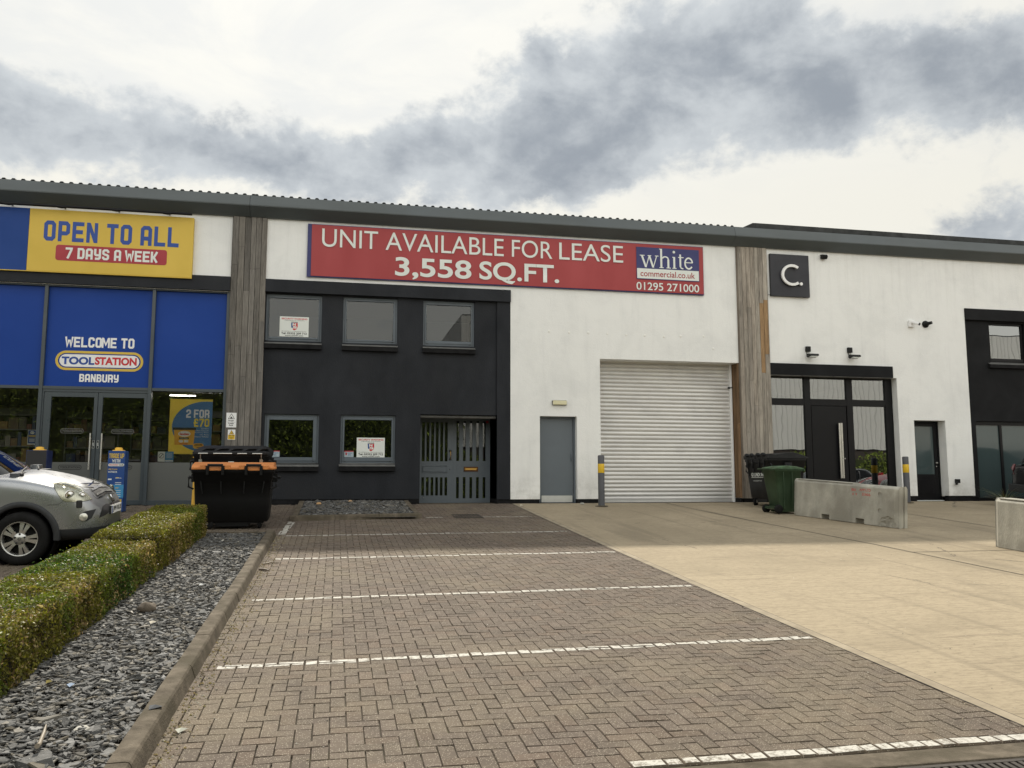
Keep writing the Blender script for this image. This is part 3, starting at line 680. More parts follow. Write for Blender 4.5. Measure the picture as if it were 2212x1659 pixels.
# double doors
for xa, xb, ga, gb, nm in ((-6.42, -5.305, -6.27, -5.38, 'L'), (-5.295, -4.25, -5.20, -4.32, 'R')):
    d = empty('door'); d.parent = P_; mb = MB()
    mb.box(xa, ga, .06, .12, .012, 2.535); mb.box(gb, xb, .06, .12, .012, 2.535); mb.box(ga, gb, .06, .12, 2.425, 2.535); mb.box(ga, gb, .06, .12, .012, .115); mb.build('leaf_frame', M['shop_frame'], d, bevel=.004, seg=1)
    mb = MB(); mb.panel(ga, gb, .115, 2.425, .089); mb.build('pane', M['shop_glass'], d, fix=False)
    mb = MB(); mb.box(ga + .001, gb - .001, .078, .081, .117, .965); mb.build('frosted_film', M['frost'], d)
    lx0, lx1 = (-6.05, -5.57) if nm == 'L' else (-4.99, -4.51)
    mb = MB(); ring_panel(mb, lx0, lx1, 1.605, 1.715, .054, .012, .080); mb.build('logo_ring', M['ink_grey'] if 0 else M['sill_grey'], d, fix=False); text('logo_word', 'TOOLSTATION', lx0 + .035, lx1 - .035, 1.64, 1.685, .080, M['sill_grey'], d, .03)
    mb = MB(); ring_panel(mb, lx0, lx1, .795, .905, .054, .012, .074); mb.build('logo_ring', M['ink'], d, fix=False); text('logo_word', 'TOOLSTATION', lx0 + .035, lx1 - .035, .828, .873, .074, M['ink'], d, .03)
    hx_ = -5.40 if nm == 'L' else -5.16
    mb = MB(); mb.tube([(hx_, -.02, .80), (hx_, -.02, 1.61)], .017, 12); mb.tube([(hx_, -.02, .92), (hx_, .06, .92)], .010, 8); mb.tube([(hx_, -.02, 1.49), (hx_, .06, 1.49)], .010, 8); mb.build('pull_handle', M['steel'], d)
    px = -5.345 if nm == 'L' else -5.255
    mb = MB(); mb.box(px - .025, px + .025, .056, .06, 1.27, 1.46); mb.build('push_plate', M['ink'], d); mb = MB(); ring_panel(mb, px - .022, px + .022, 1.275, 1.455, .004, .004, .0545); mb.build('plate_rim', M['off_white'], d, fix=False)
    for q in range(4):
        pass
    text('pull_word', 'PULL' if 1 else '', px - .013, px + .013, 1.33, 1.40, .0545, M['off_white'], d, .03)
mb = MB(); mb.box(-6.46, -6.425, .05, .17, 0, 2.595); mb.box(-6.425, -4.25, .05, .17, 2.54, 2.595); mb.build('door_frame', M['shop_frame'], P_)
wn = empty('shop_room'); wn.parent = P_
room(P_, -13.9, -2.5, .2, 5.5, .002, 2.66, M['room'])
mb = MB(); mb.box(-13.9, -2.6, .15, .2, 2.67, 4.9); mb.build('ceiling_bulkhead', M['room_dark'], P_)
bpy.data.objects.remove(wn)

# ---- middle unit
vac = tag(empty('vacant_unit', (4.3, 0, 0)), 'vacant unit with dark office front, grey louvred entrance and white walled roller door bay', 'industrial unit'); P_ = vac
WIN = [(-1.71, -.41, 3.87, 4.99, -1.64, -.49, 3.96, 4.90), (.09, 1.40, 3.87, 4.99, .175, 1.30, 3.955, 4.90), (2.03, 3.31, 3.87, 4.99, 2.11, 3.23, 3.985, 4.89),
       (-1.66, -.41, .97, 2.115, -1.555, -.545, 1.10, 1.98), (.09, 1.39, .97, 2.12, .185, 1.30, 1.11, 2.005)]
mb = MB(); wall(mb, -1.74, 10.39, 5.315, 6.84, 0); wall(mb, 4.212, 10.39, .10, 5.315, 0, [(4.96, 5.92, .10, 2.16, .22), (6.54, 10.385, .10, 3.65, .5)])
mb.quad((4.212, 0, .1), (4.212, .05, .1), (4.212, .05, 5.3), (4.212, 0, 5.3)); 
wl = mb.build('wall', M['white_render'], P_, fix=False)
fill_m = mat('filler', (.83, .825, .80), .9, var=.05, bump=.3)
for bx, bz in [(5.21, 4.31), (5.73, 4.30), (6.24, 4.31), (6.75, 4.30), (7.26, 4.29), (7.76, 4.29), (8.29, 4.28), (8.75, 4.31), (9.66, 4.01), (9.4, 4.33)]:
    r = random.uniform(.03, .055); mb = MB(); mb.lathe([(0, -.010), (r * .55, -.008), (r, .003)], (bx, 0, bz), 'y', 14); mb.build('filler_patch', fill_m, P_)
mb = MB(); wall(mb, -1.74, 3.87, .12, 5.02, .05, [(q[0], q[1], q[2] - .02, q[3], .16) for q in WIN] + [(1.99, 3.87, .12, 2.16, .9)]); mb.quad((3.87, .0, .12), (3.87, .05, .12), (3.87, .05, 5.02), (3.87, .0, 5.02)); wall(mb, 3.87, 4.21, .1, 5.015, .0); mb.quad((3.87, .0, .12), (3.87, .0, 2.17), (3.87, .95, 2.17), (3.87, .95, .12))
mb.build('dark_wall', M['dark_render'], P_, fix=False)
mb = MB(); mb.box(-1.73, 4.211, -.06, .06, 5.012, 5.318); mb.build('lintel_band', M['dark_render'], P_, bevel=.004, seg=1)
for bb in ((-1.74, 1.985, .065, .2, 0, .125), (3.88, 4.95, .03, .2, 0, .105), (5.93, 6.53, .03, .2, 0, .105), (3.885, 4.2, .201, .95, 0, .13)): mb = MB(); mb.box(*bb); mb.build('plinth', M['plinth'], P_)
eaves(P_, -2.13, 10.25); roof_sheet(P_, -2.13, 10.25)
mb = MB(); mb.quad((-1.74, 14, 0), (10.4, 14, 0), (10.4, 14, 8.6), (-1.74, 14, 8.6)); mb.build('rear_wall', M['cladding'], P_, fix=False)
SL = [(-1.715, -.40, 3.665, 3.775, -.05), (.08, 1.41, 3.665, 3.775, -.05), (2.02, 3.32, 3.67, 3.78, -.05), (-1.70, -.40, .775, .885, -.05), (.07, 1.39, .785, .895, -.05)]
for q, s in zip(WIN, SL): window(P_, *q, .12, M['glass'], sill=s)
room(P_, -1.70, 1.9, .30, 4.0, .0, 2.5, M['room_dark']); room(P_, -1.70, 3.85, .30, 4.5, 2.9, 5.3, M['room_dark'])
# entrance doors with narrow vertical glazing slots
def slotted_leaf(x0, x1, z0, z1, slots, y, name='door'):
    d = empty(name); d.parent = vac; mb = MB(); wall(mb, x0, x1, z0, z1, y, [s + (.022,) for s in slots])
    mb.quad((x0, y, z0), (x0, y, z1), (x0, y + .045, z1), (x0, y + .045, z0)); mb.quad((x1, y, z0), (x1, y + .045, z0), (x1, y + .045, z1), (x1, y, z1)); mb.build('leaf', M['door_grey'], d, fix=False)
    mb = MB(); mb.panel(x0 + .01, x1 - .01, z0 + .05, z1 - .05, y + .027); mb.build('pane', M['glass'], d, fix=False); return d
yd = .88
dl = slotted_leaf(2.03, 2.885, .0, 2.13, [(2.113 + .116 * k, 2.187 + .116 * k, 1.04, 2.03) for k in range(6)] + [(2.110 + .117 * k, 2.178 + .117 * k, .185, .64) for k in range(6)], yd)
dr = slotted_leaf(2.915, 3.86, .0, 2.13, [(2.99 + .170 * k, 3.062 + .170 * k, 1.052, 2.065) for k in range(5)] + [(2.99 + .170 * k, 3.06 + .170 * k, .112, .645) for k in range(5)], yd)
mb = MB(); mb.box(2.885, 2.915, yd - .008, yd + .05, 0, 2.13); mb.box(1.99, 3.87, yd - .02, yd + .05, 2.131, 2.17); mb.build('door_frame', M['door_grey'], P_)
mb = MB(); frame(mb, 2.12, 2.77, .755, .935, .02, yd - .012, yd - .0005); mb.box(2.145, 2.745, yd - .010, yd - .0007, .78, .91); mb.build('raised_panel', M['door_grey'], dl, bevel=.004, seg=1)
mb = MB(); frame(mb, 2.99, 3.70, .75, .935, .012, yd - .006, yd - .0005); mb.build('panel_bead', M['door_grey'], dr)
mb = MB(); mb.box(3.18, 3.55, yd - .014, yd - .0006, .785, .905); mb.build('letter_plate', M['brown_metal'], dr, bevel=.004)
mb = MB(); mb.box(3.225, 3.505, yd - .019, yd - .0145, .825, .87); [mb.lathe([(0, -.004), (.009, 0)], (x, yd - .02, z), 'y', 8) for x, z in ((3.215, .868), (3.215, .832), (3.515, .868))]; mb.build('letter_flap', M['brass'], dr)
mb = MB(); mb.tube([(2.84, yd - .01, 1.10), (2.84, yd - .05, 1.13), (2.84, yd - .055, 1.2), (2.84, yd - .05, 1.28), (2.84, yd - .01, 1.31)], .012, 8); mb.build('pull_handle', M['brass'], dl)
for zz in (1.07, 1.28): mb = MB(); mb.box(2.80, 2.86, yd - .02, yd - .001, zz, zz + .05); mb.build('handle_backplate', M['ink'], dl)
mb = MB(); mb.lathe([(0, -.006), (.011, -.005), (.011, .0)], (2.825, yd, .835), 'y', 10); mb.build('lock', M['ink'], dl)
mb = MB(); mb.box(3.755, 3.815, yd - .006, yd - .001, 2.02, 2.08); mb.build('alarm_sticker', M['tool_red'], dr)
mb = MB(); mb.lathe([(0, -.014), (.014, -.01), (.014, .0)], (2.17, yd, .13), 'y', 10); mb.build('door_stop', M['steel'], dl)
mb = MB(); mb.tube([(2.0, .16, 2.115), (3.86, .16, 2.115)], .042, 12); mb.build('soffit_tube', M['sill_grey'], P_)
mb = MB(); mb.box(1.99, 3.88, .05, .93, -.03, -.004); mb.build('step', M['kerb'], P_, bevel=.004)
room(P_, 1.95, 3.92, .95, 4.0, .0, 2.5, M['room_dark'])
# steel fire door
fd = empty('door'); fd.parent = P_; mb = MB(); mb.box(5.01, 5.86, .185, .225, .012, 2.105); mb.build('leaf', M['door_grey'], fd, bevel=.003, seg=1)
mb = MB(); frame(mb, 4.962, 5.918, -.0, 2.158, .046, .16, .22, wb=.0001); mb.build('frame', M['door_grey'], fd, bevel=.003, seg=1)
mb = MB(); mb.box(5.04, 5.835, .181, .1845, .018, .185); [mb.lathe([(0, -.003), (.006, 0)], (x, .181, z), 'y', 8) for x in (5.06, 5.43, 5.81) for z in (.032, .17)]; mb.build('kick_plate', M['kick'], fd)
mb = MB(); mb.tube([(5.815, .185, 1.05), (5.815, .14, 1.06), (5.815, .14, 1.22), (5.815, .185, 1.23)], .011, 8); mb.build('handle', M['door_grey'], fd)
# roller shutter
sh = empty('roller_door'); sh.parent = P_; mb = MB(); z = .055; x0, x1, yy = 6.545, 10.285, .43; prof = []
while z < 3.66:
    for k in range(7): a_ = k / 6; prof.append((yy - .020 * math.sin(math.pi * a_) , z + .094 * a_))
    prof.append((yy + .012, z + .100)); z += .1045
vs = [(x0, y, z) for y, z in prof] + [(x1, y, z) for y, z in prof]; k = len(prof); mb.add(vs, [(i, k + i, k + i + 1, i + 1) for i in range(k - 1)], smooth=False)
mb.build('slat_curtain', M['shutter'], sh, fix=False)
mb = MB(); mb.box(x0, x1, yy - .03, yy + .03, .002, .054); mb.build('bottom_rail', M['shutter'], sh); mb = MB(); mb.box(10.287, 10.325, .36, .47, 0, 3.66); mb.box(10.297, 10.328, .34, .359, 0, 3.66); mb.build('guide_rail', M['white_paint'], sh)
mb = MB(); mb.box(10.235, 10.285, .36, .40, 3.00, 3.05); mb.tube([(10.26, .38, 3.02), (10.33, .30, 3.035)], .012, 8); mb.build('lock_bolt', M['ink'], sh)
mb = MB(); planks(mb, 0, .5, .11, 3.655, 0, 4, .02, tones=[(.20, .125, .07), (.24, .15, .085), (.17, .105, .062)], cuts=5)
mb.v = [(10.372 + (v[1] + .0) * -1.0 - .0, v[0] + .012, v[2]) for v in mb.v]; mb.build('timber_jamb', M['timber'], P_)
mb = MB(); mb.box(10.335, 10.37, .02, .5, 0, .10); mb.build('jamb_plinth', M['plinth'], P_)
# timber clad piers between the units
pr = empty('timber_pier'); pr.parent = P_; mb = MB(); planks(mb, -2.52, -2.235, .10, 6.81, -.055, 2, tones=WOODS, cuts=3.2, k=.80); planks(mb, -2.235, -2.10, .10, 5.0, -.055, 1, cuts=3.0, k=.80); planks(mb, -2.235, -2.10, 5.0, 6.81, -.04, 1, k=.58, cuts=4); planks(mb, -2.10, -1.735, .10, 6.81, -.055, 3, k=.88, cuts=3.4)
mb.box(-2.525, -2.515, -.05, .2, .1, 6.81, (.1, .09, .08)); mb.box(-1.74, -1.732, -.05, .06, .1, 6.81, (.30, .27, .24)); mb.build('boards', M['timber'], pr)
mb = MB(); mb.box(-2.50, -1.745, -.02, .1, 0, .10); mb.box(-2.51, -1.75, -.0249, .15, .1, 6.8); mb.build('pier_core', M['plinth'], pr)

# ---- right unit
wh = tag(empty('white_unit', (16, 0, 0)), 'white rendered unit with black glazed entrance and dark corner block at the right end', 'industrial unit'); P_ = wh
mb = MB(); wall(mb, 11.24, 26, .145, 6.84, 0, [(11.24, 15.06, .145, 3.36, .30), (15.53, 16.51, .145, 2.21, .34), (17.33, 26, .145, 5.40, .06)]); mb.quad((26, 0, 0), (26, 14, 0), (26, 14, 8.6), (26, 0, 6.84)); mb.quad((10.4, 14, 0), (26, 14, 0), (26, 14, 8.6), (10.4, 14, 8.6))
mb.build('wall', M['white_render'], P_, fix=False)
for bb in ((15.07, 15.52, .03, .2, 0, .15), (16.52, 17.3, .03, .2, 0, .15)): mb = MB(); mb.box(*bb); mb.build('plinth', M['plinth'], P_)
eaves(P_, 10.25, 26); mb = MB(); mb.box(10.25, 26, -.15, 14, 7.24, 7.285); mb.build('roof', M['roofing'], P_)
mb = MB(); mb.box(11.05, 26, .12, .42, 7.40, 7.54); mb.box(11.05, 26, .16, .4, 7.29, 7.40); mb.prism([(10.62, 7.29), (11.05, 7.41), (11.05, 7.54), (10.98, 7.54), (10.50, 7.31)], .13, .4); mb.build('parapet_coping', M['coping'], P_)
pr = empty('timber_pier'); pr.parent = P_; mb = MB(); planks(mb, 10.40, 11.24, .10, 6.81, -.055, 7, tones=[(.36, .325, .28), (.41, .37, .32), (.33, .295, .255), (.44, .40, .35), (.35, .308, .262)], cuts=4.2, special={5: [.10, 3.40, 5.28, 6.81], 6: [.10, 3.90, 5.37, 6.81]})
mb.box(10.374, 10.398, -.05, .02, .1, 6.81, (.2, .17, .14)); mb.box(11.243, 11.262, -.045, .03, .1, 6.81, (.34, .31, .27)); mb.build('boards', M['timber'], pr)
mb = MB(); mb.box(10.42, 11.235, -.02, .1, 0, .10); mb.box(10.42, 11.235, -.0249, .12, .1, 6.8); mb.build('pier_core', M['plinth'], pr)
# glazed entrance
ge = empty('entrance_screen'); ge.parent = P_; mb = MB(); y0, y1 = .21, .29
for xa, xb in ((11.265, 11.33), (12.375, 12.555), (13.64, 13.825), (14.83, 15.05)): mb.box(xa, xb, y0, y1, .0, 3.36)
for xa, xb in ((11.33, 12.375), (12.555, 13.64), (13.825, 14.83)):
    mb.box(xa, xb, y0 + .002, y1 - .002, 2.58, 2.76); mb.box(xa, xb, y0 + .002, y1 - .002, 3.325, 3.36)
    if xa != 12.555: mb.box(xa, xb, y0 + .002, y1 - .002, 0, .08)
mb.build('frame', M['black_frame'], ge, bevel=.004, seg=1)
for xa, xb, za, zb in ((11.33, 12.375, 2.76, 3.325), (12.555, 13.64, 2.76, 3.325), (13.825, 14.83, 2.76, 3.325), (11.33, 12.375, .08, 2.58), (13.825, 14.83, .08, 2.58)):
    mb = MB(); mb.panel(xa, xb, za, zb, .256); mb.build('pane', M['entrance_glass'], ge, fix=False)
ed = empty('door'); ed.parent = P_; mb = MB(); mb.box(12.575, 13.62, .225, .275, .012, 2.572); mb.build('leaf', M['black_frame'], ed, bevel=.006)
mb = MB(); mb.box(13.32, 13.37, .135, .165, .62, 2.11); mb.box(13.39, 13.435, .135, .165, .62, 2.11); mb.box(13.37, 13.39, .150, .160, .62, 2.11); mb.box(13.35, 13.40, .165, .224, .8, .84); mb.box(13.35, 13.40, .165, .224, 1.9, 1.94); mb.build('bar_handle', M['steel'], ed, bevel=.003, seg=1)
mb = MB(); mb.lathe([(0, -.012), (.02, -.01), (.02, 0)], (13.52, .225, 1.15), 'y', 12); mb.build('lock', M['steel'], ed)
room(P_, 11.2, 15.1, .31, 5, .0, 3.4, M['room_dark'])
mb = MB(); mb.box(11.262, 14.92, -.06, .2, 3.362, 3.672); mb.build('lintel_band', M['black_render'], P_, bevel=.004, seg=1)
mb = MB(); 
for k in range(4): mb.box(11.27 + k * .92, 11.27 + k * .92 + .90, -.045, .19, 3.345, 3.360)
mb.build('soffit_strip', M['sill_grey'], P_)
d2 = empty('door'); d2.parent = P_; mb = MB(); frame(mb, 15.535, 16.505, .0, 2.205, .05, .29, .36, wb=.03); mb.box(15.59, 15.70, .30, .35, .035, 2.15); mb.box(16.34, 16.45, .30, .35, .035, 2.15); mb.box(15.70, 16.34, .30, .35, 2.06, 2.15); mb.box(15.70, 16.34, .30, .35, .035, .735); mb.box(15.78, 16.26, .292, .30, .20, .60); mb.build('leaf', M['black_frame'], d2, bevel=.004, seg=1)
mb = MB(); mb.box(15.70, 16.34, .315, .325, .735, 2.06); mb.build('pane', M['teal_film'], d2)
mb = MB(); mb.box(15.54, 16.50, .2, .30, .0, .022); mb.build('threshold', M['off_white'], d2)
mb = MB(); mb.lathe([(0, -.05), (.025, -.04), (.025, 0)], (16.395, .30, 1.05), 'y', 12); mb.lathe([(0, -.012), (.015, 0)], (16.395, .30, .95), 'y', 10); mb.build('knob', M['steel'], d2)
# dark corner block
mb = MB(); wall(mb, 17.335, 26, .10, 5.09, .06, [(18.13, 19.33, 3.885, 5.04, .16), (17.53, 21.5, .10, 2.22, .16)]); mb.build('dark_wall', M['black_render'], P_, fix=False)
mb = MB(); mb.box(17.333, 26, -.03, .07, 5.085, 5.41); mb.build('lintel_band', M['black_render'], P_, bevel=.004, seg=1); mb = MB(); mb.box(17.33, 17.5, .08, .2, 0, .1); mb.build('plinth', M['plinth'], P_)
window(P_, 18.13, 19.33, 3.89, 5.04, 18.205, 19.27, 4.02, 4.98, .12, M['entrance_glass'], 'black_frame', (18.06, 19.45, 3.735, 3.835, -.03), vents=False)
mb = MB(); mb.box(17.53, 21.5, .13, .22, 2.11, 2.215); mb.box(17.53, 21.5, .13, .22, .0, .09)
for x in (17.53, 18.35, 19.25, 20.15, 21.05): mb.box(x, x + (.03 if x < 18 else .08), .132, .218, .09, 2.11)
sg = empty('side_glazing'); sg.parent = P_; mb.build('frame', M['black_frame'], sg)
for xa, xb in ((17.56, 18.35), (18.43, 19.25), (19.33, 20.15), (20.23, 21.05)): mb = MB(); mb.box(xa, xb, .165, .175, .09, 2.11); mb.build('pane', M['teal_film'], sg)
room(P_, 17.6, 21.5, .3, 4, 2.9, 5.3, M['room_dark'])
for r_ in (shop, vac, wh): adopt(r_)

# ------------------------------------------------------------------ things
def thing(name, label, cat, loc, rotz=0.0, group=None, rotx=0.0):
    return tag(empty(name, loc, (rotx, 0, rotz)), label, cat, group)
def org(o, at=None):
    """move a world-built mesh's origin to its own foot"""
    v = np.zeros(len(o.data.vertices) * 3); o.data.vertices.foreach_get('co', v); v = v.reshape(-1, 3)
    c = Vector(((v[:, 0].min() + v[:, 0].max()) / 2, (v[:, 1].min() + v[:, 1].max()) / 2, v[:, 2].min())) if at is None else Vector(at)
    o.data.transform(Matrix.Translation(-c)); o.location = c; return o
def bool_cut(o, cutter):
    md = o.modifiers.new('cut', 'BOOLEAN'); md.operation = 'DIFFERENCE'; md.object = cutter; md.solver = 'EXACT'
    dg = bpy.context.evaluated_depsgraph_get(); dg.update(); me = bpy.data.meshes.new_from_object(o.evaluated_get(dg))
    o.modifiers.clear(); o.data = me; bpy.data.objects.remove(cutter)

# --- signs on the shop
t = thing('fascia_sign', 'yellow and blue sign above the shop front reading OPEN TO ALL, 7 DAYS A WEEK', 'sign', (-6, -.1, 5.24))
mb = MB(); mb.box(-6.90, -3.385, -.125, -.01, 5.24, 6.675); mb.build('yellow_panel', M['sign_yellow'], t, bevel=.006, seg=1)
mb = MB(); mb.box(-12.5, -6.903, -.125, -.01, 5.24, 6.675); mb.build('blue_panel', M['sign_blue'], t)
mb = MB(); mb.box(-12.5, -3.383, -.128, -.012, 5.222, 5.239); mb.build('bottom_trim', M['sign_yellow'], t)
block_text('lettering', 'OPEN TO ALL', -6.585, -3.70, 5.945, 6.415, -.1275, M['letter_blue'], t, gap=.13, space=.34)
mb = MB(); mb.prism(rr(-6.315, -3.945, 5.505, 5.865, .06), -.129, -.1255); mb.build('red_plate', M['sign_red'], t)
block_text('lettering', '7 DAYS A WEEK', -6.11, -4.145, 5.555, 5.81, -.131, M['off_white'], t, gap=.10, space=.33); adopt(t)
t = thing('sign_light', 'long black tube light fixed under the eaves above the yellow sign', 'light', (-6, -.25, 6.7))
mb = MB(); mb.tube([(-12, -.27, 6.715), (-3.41, -.27, 6.715)], .032, 10); mb.build('tube', M['black_frame'], t)
mb = MB(); 
for x in (-7.3, -6.2, -5.05, -3.95): mb.tube([(x - .09, -.27, 6.712), (x, -.27, 6.700), (x + .09, -.27, 6.712)], .034, 10); mb.box(x - .015, x + .015, -.26, 0, 6.735, 6.75)
mb.build('bracket', M['black_frame'], t); adopt(t)
# poster and notices in the shop window
t = thing('offer_poster', 'large yellow and blue poster in the shop window reading 2 FOR £70', 'poster', (-3.3, .095, 1.16))
y = .124
mb = MB(); M['poster_yellow'] = mat('poster_yellow', (.88, .70, .09), .5, var=.05); M['poster_blue'] = mat('poster_blue', (.07, .22, .46), .5, var=.05)
mb.box(-3.77, -2.835, y - .003, y, 1.16, 2.43); mb.build('sheet', M['poster_yellow'], t)
mb = MB(); pts = [(-2.8355, 2.375)] + [(-2.97 + .74 * math.cos(R(a_)), 1.795 + .585 * math.sin(R(a_))) for a_ in range(92, 262, 6)] + [(-2.8355, 1.20)]
mb.prism(pts, y - .0055, y - .0035); mb.build('blue_disc', M['poster_blue'], t)
block_text('lettering', '2 FOR', -3.41, -2.90, 1.995, 2.19, y - .0065, M['white_paint'], t, gap=.09, space=.3); block_text('lettering', '£70', -3.24, -2.895, 1.79, 1.98, y - .0065, M['poster_yellow'], t, gap=.09)
mb = MB(); mb.prism([(-3.66, 1.72), (-3.20, 1.72), (-3.225, 1.37), (-3.635, 1.37)], y - .0075, y - .006); mb.build('tub_picture', M['yellow_plastic'], t)
mb = MB(); mb.prism([(-3.69, 1.77), (-3.18, 1.77), (-3.19, 1.715), (-3.68, 1.715)], y - .0085, y - .0076); mb.build('lid_picture', M['ink'], t)
mb = MB(); mb.prism([(-3.43 + .135 * math.cos(R(a_)), 1.625 + .068 * math.sin(R(a_))) for a_ in range(0, 360, 15)], y - .009, y - .0077); mb.build('label_oval', M['off_white'], t)
text('lettering', 'Sandtex', -3.535, -3.325, 1.595, 1.65, y - .0095, M['tool_red'], t, .04)
mb = MB(); mb.panel(-3.54, -3.33, 1.505, 1.545, y - .0079); mb.build('label_band', M['green_plastic'], t, fix=False); text('lettering', 'MICROSEAL', -3.52, -3.35, 1.513, 1.537, y - .0085, M['off_white'], t)
mb = MB(); mb.prism([(-3.50 + .05 * math.cos(R(a_)), 1.455 + .032 * math.sin(R(a_))) for a_ in range(0, 360, 20)], y - .0085, y - .0077); mb.panel(-3.43, -3.34, 1.43, 1.485, y - .0079); mb.build('label_mark', M['off_white'], t)
mb = MB(); mb.panel(-3.53, -3.35, 1.385, 1.402, y - .0079); mb.build('label_strip', M['tool_red'], t, fix=False)
mb = MB(); mb.prism(rr(-3.235, -3.0, 1.285, 1.41, .062), y - .0098, y - .0075); mb.build('price_flash', M['yellow_plastic'], t); text('lettering', '£39.99', -3.20, -3.035, 1.345, 1.39, y - .0105, M['ink'], t, .03); text('lettering', 'each', -3.15, -3.08, 1.305, 1.33, y - .0105, M['ink'], t, .02)
for k, s in enumerate(('Sandtex', 'Ultra Smooth', 'Masonry Paint', '10L Pure', 'Brilliant White')): wd = .024 * len(s); text('lettering', s, -2.90 - wd, -2.90, 1.735 - k * .047, 1.765 - k * .047, y - .0065, M['off_white'], t, .01)
adopt(t)
t = thing('window_notice', 'small blue notice with yellow print stuck inside the window beside the shop door', 'notice', (-6.6, .095, 1.35)); mb = MB(); mb.box(-6.725, -6.54, y - .004, y - .001, 1.35, 1.675); mb.build('sheet', M['off_white'], t)
mb = MB(); mb.panel(-6.715, -6.55, 1.375, 1.667, y - .005); mb.build('print', M['display_blue'], t, fix=False); mb = MB(); mb.prism(rr(-6.675, -6.59, 1.585, 1.645, .03), y - .0062, y - .0052); mb.build('badge', M['off_white'], t); text('lettering', '8 7', -6.655, -6.61, 1.60, 1.63, y - .0068, M['navy'], t, .04)
mb = MB(); [mb.panel(-6.705, -6.56, 1.545 - k * .027, 1.56 - k * .027, y - .0055) for k in range(2)]; mb.build('yellow_print', M['sign_yellow'], t, fix=False); mb = MB(); [mb.panel(-6.69, -6.575, 1.47 - k * .02, 1.48 - k * .02, y - .0055) for k in range(4)]; mb.build('white_print', M['off_white'], t, fix=False); adopt(t)
t = thing('no_smoking_notice', 'white no smoking notice beside a pale blue leaflet low in the shop window', 'notice', (-3.8, .095, .98)); mb = MB(); mb.box(-3.985, -3.83, y - .004, y - .001, .985, 1.215); mb.build('sheet', M['off_white'], t)
mb = MB(); ring_panel(mb, -3.965, -3.85, 1.06, 1.175, .057, .008, y - .005); mb.quad((-3.945, y - .0056, 1.08), (-3.935, y - .0056, 1.072), (-3.87, y - .0056, 1.155), (-3.88, y - .0056, 1.163)); mb.build('symbol', M['ink'], t, fix=False); adopt(t)
t = thing('blue_leaflet', 'pale blue printed leaflet beside the no smoking notice in the shop window', 'leaflet', (-3.74, .095, .98)); mb = MB(); mb.box(-3.825, -3.645, y - .004, y - .001, .985, 1.215); mb.build('sheet', M['sky_blue'], t); mb = MB(); [mb.panel(-3.80, -3.67, 1.18 - k * .022, 1.188 - k * .022, y - .005) for k in range(6)]; mb.panel(-3.82, -3.65, .99, 1.02, y - .005); mb.build('print', M['off_white'], t, fix=False); adopt(t)
# --- safety signs on the left timber pier
t = thing('roof_warning_sign', 'white sign with black triangle on the timber pier reading Danger Fragile Roof', 'sign', (-2.39, -.06, 1.78)); mb = MB(); mb.box(-2.50, -2.275, -.066, -.061, 1.775, 2.115); mb.build('plate', M['white_paint'], t)
def triangle(mb, cx, z0, z1, hw, y, k=.72):
    A = [(cx - hw, z0), (cx + hw, z0), (cx, z1)]; c = (cx, z0 + (z1 - z0) * .36); B = [(c[0] + (a_ - c[0]) * k, c[1] + (b_ - c[1]) * k) for a_, b_ in A]
    mb.add([(a_, y, b_) for a_, b_ in A + B], [(i, (i + 1) % 3, 3 + (i + 1) % 3, 3 + i) for i in range(3)])
mb = MB(); triangle(mb, -2.388, 1.97, 2.10, .075, -.0675, .8); mb.quad((-2.42, -.0675, 1.985), (-2.36, -.0675, 1.982), (-2.365, -.0675, 2.0), (-2.395, -.0675, 2.03)); mb.panel(-2.485, -2.29, 1.895, 1.899, -.0675); mb.build('symbol', M['ink'], t, fix=False)
for s, x0, x1, z in (('Danger', -2.455, -2.325, 1.915), ('Fragile', -2.455, -2.33, 1.85), ('Roof', -2.435, -2.345, 1.81)): text('lettering', s, x0, x1, z, z + .032, -.0675, M['ink'], t, .03)
adopt(t)
t = thing('yellow_warning_sign', 'small yellow and white warning sign below the fragile roof sign on the timber pier', 'sign', (-2.37, -.06, 1.49)); mb = MB(); mb.box(-2.455, -2.288, -.066, -.061, 1.49, 1.725); mb.build('plate', M['white_paint'], t)
mb = MB(); mb.panel(-2.447, -2.296, 1.498, 1.61, -.0672); mb.prism([(-2.425, 1.62), (-2.32, 1.62), (-2.372, 1.712)], -.0678, -.0665); mb.build('yellow_print', M['yellow_tape'], t); mb = MB(); triangle(mb, -2.372, 1.618, 1.714, .054, -.0684, .8); mb.box(-2.393, -2.35, -.0686, -.068, 1.64, 1.652); mb.build('symbol', M['ink'], t)
text('lettering', 'Warning', -2.435, -2.31, 1.575, 1.602, -.0678, M['ink'], t, .03); mb = MB(); [mb.panel(-2.43 + .02 * k, -2.315 - .02 * k, 1.55 - k * .022, 1.558 - k * .022, -.0678) for k in range(3)]; mb.build('small_print', M['ink'], t, fix=False); adopt(t)
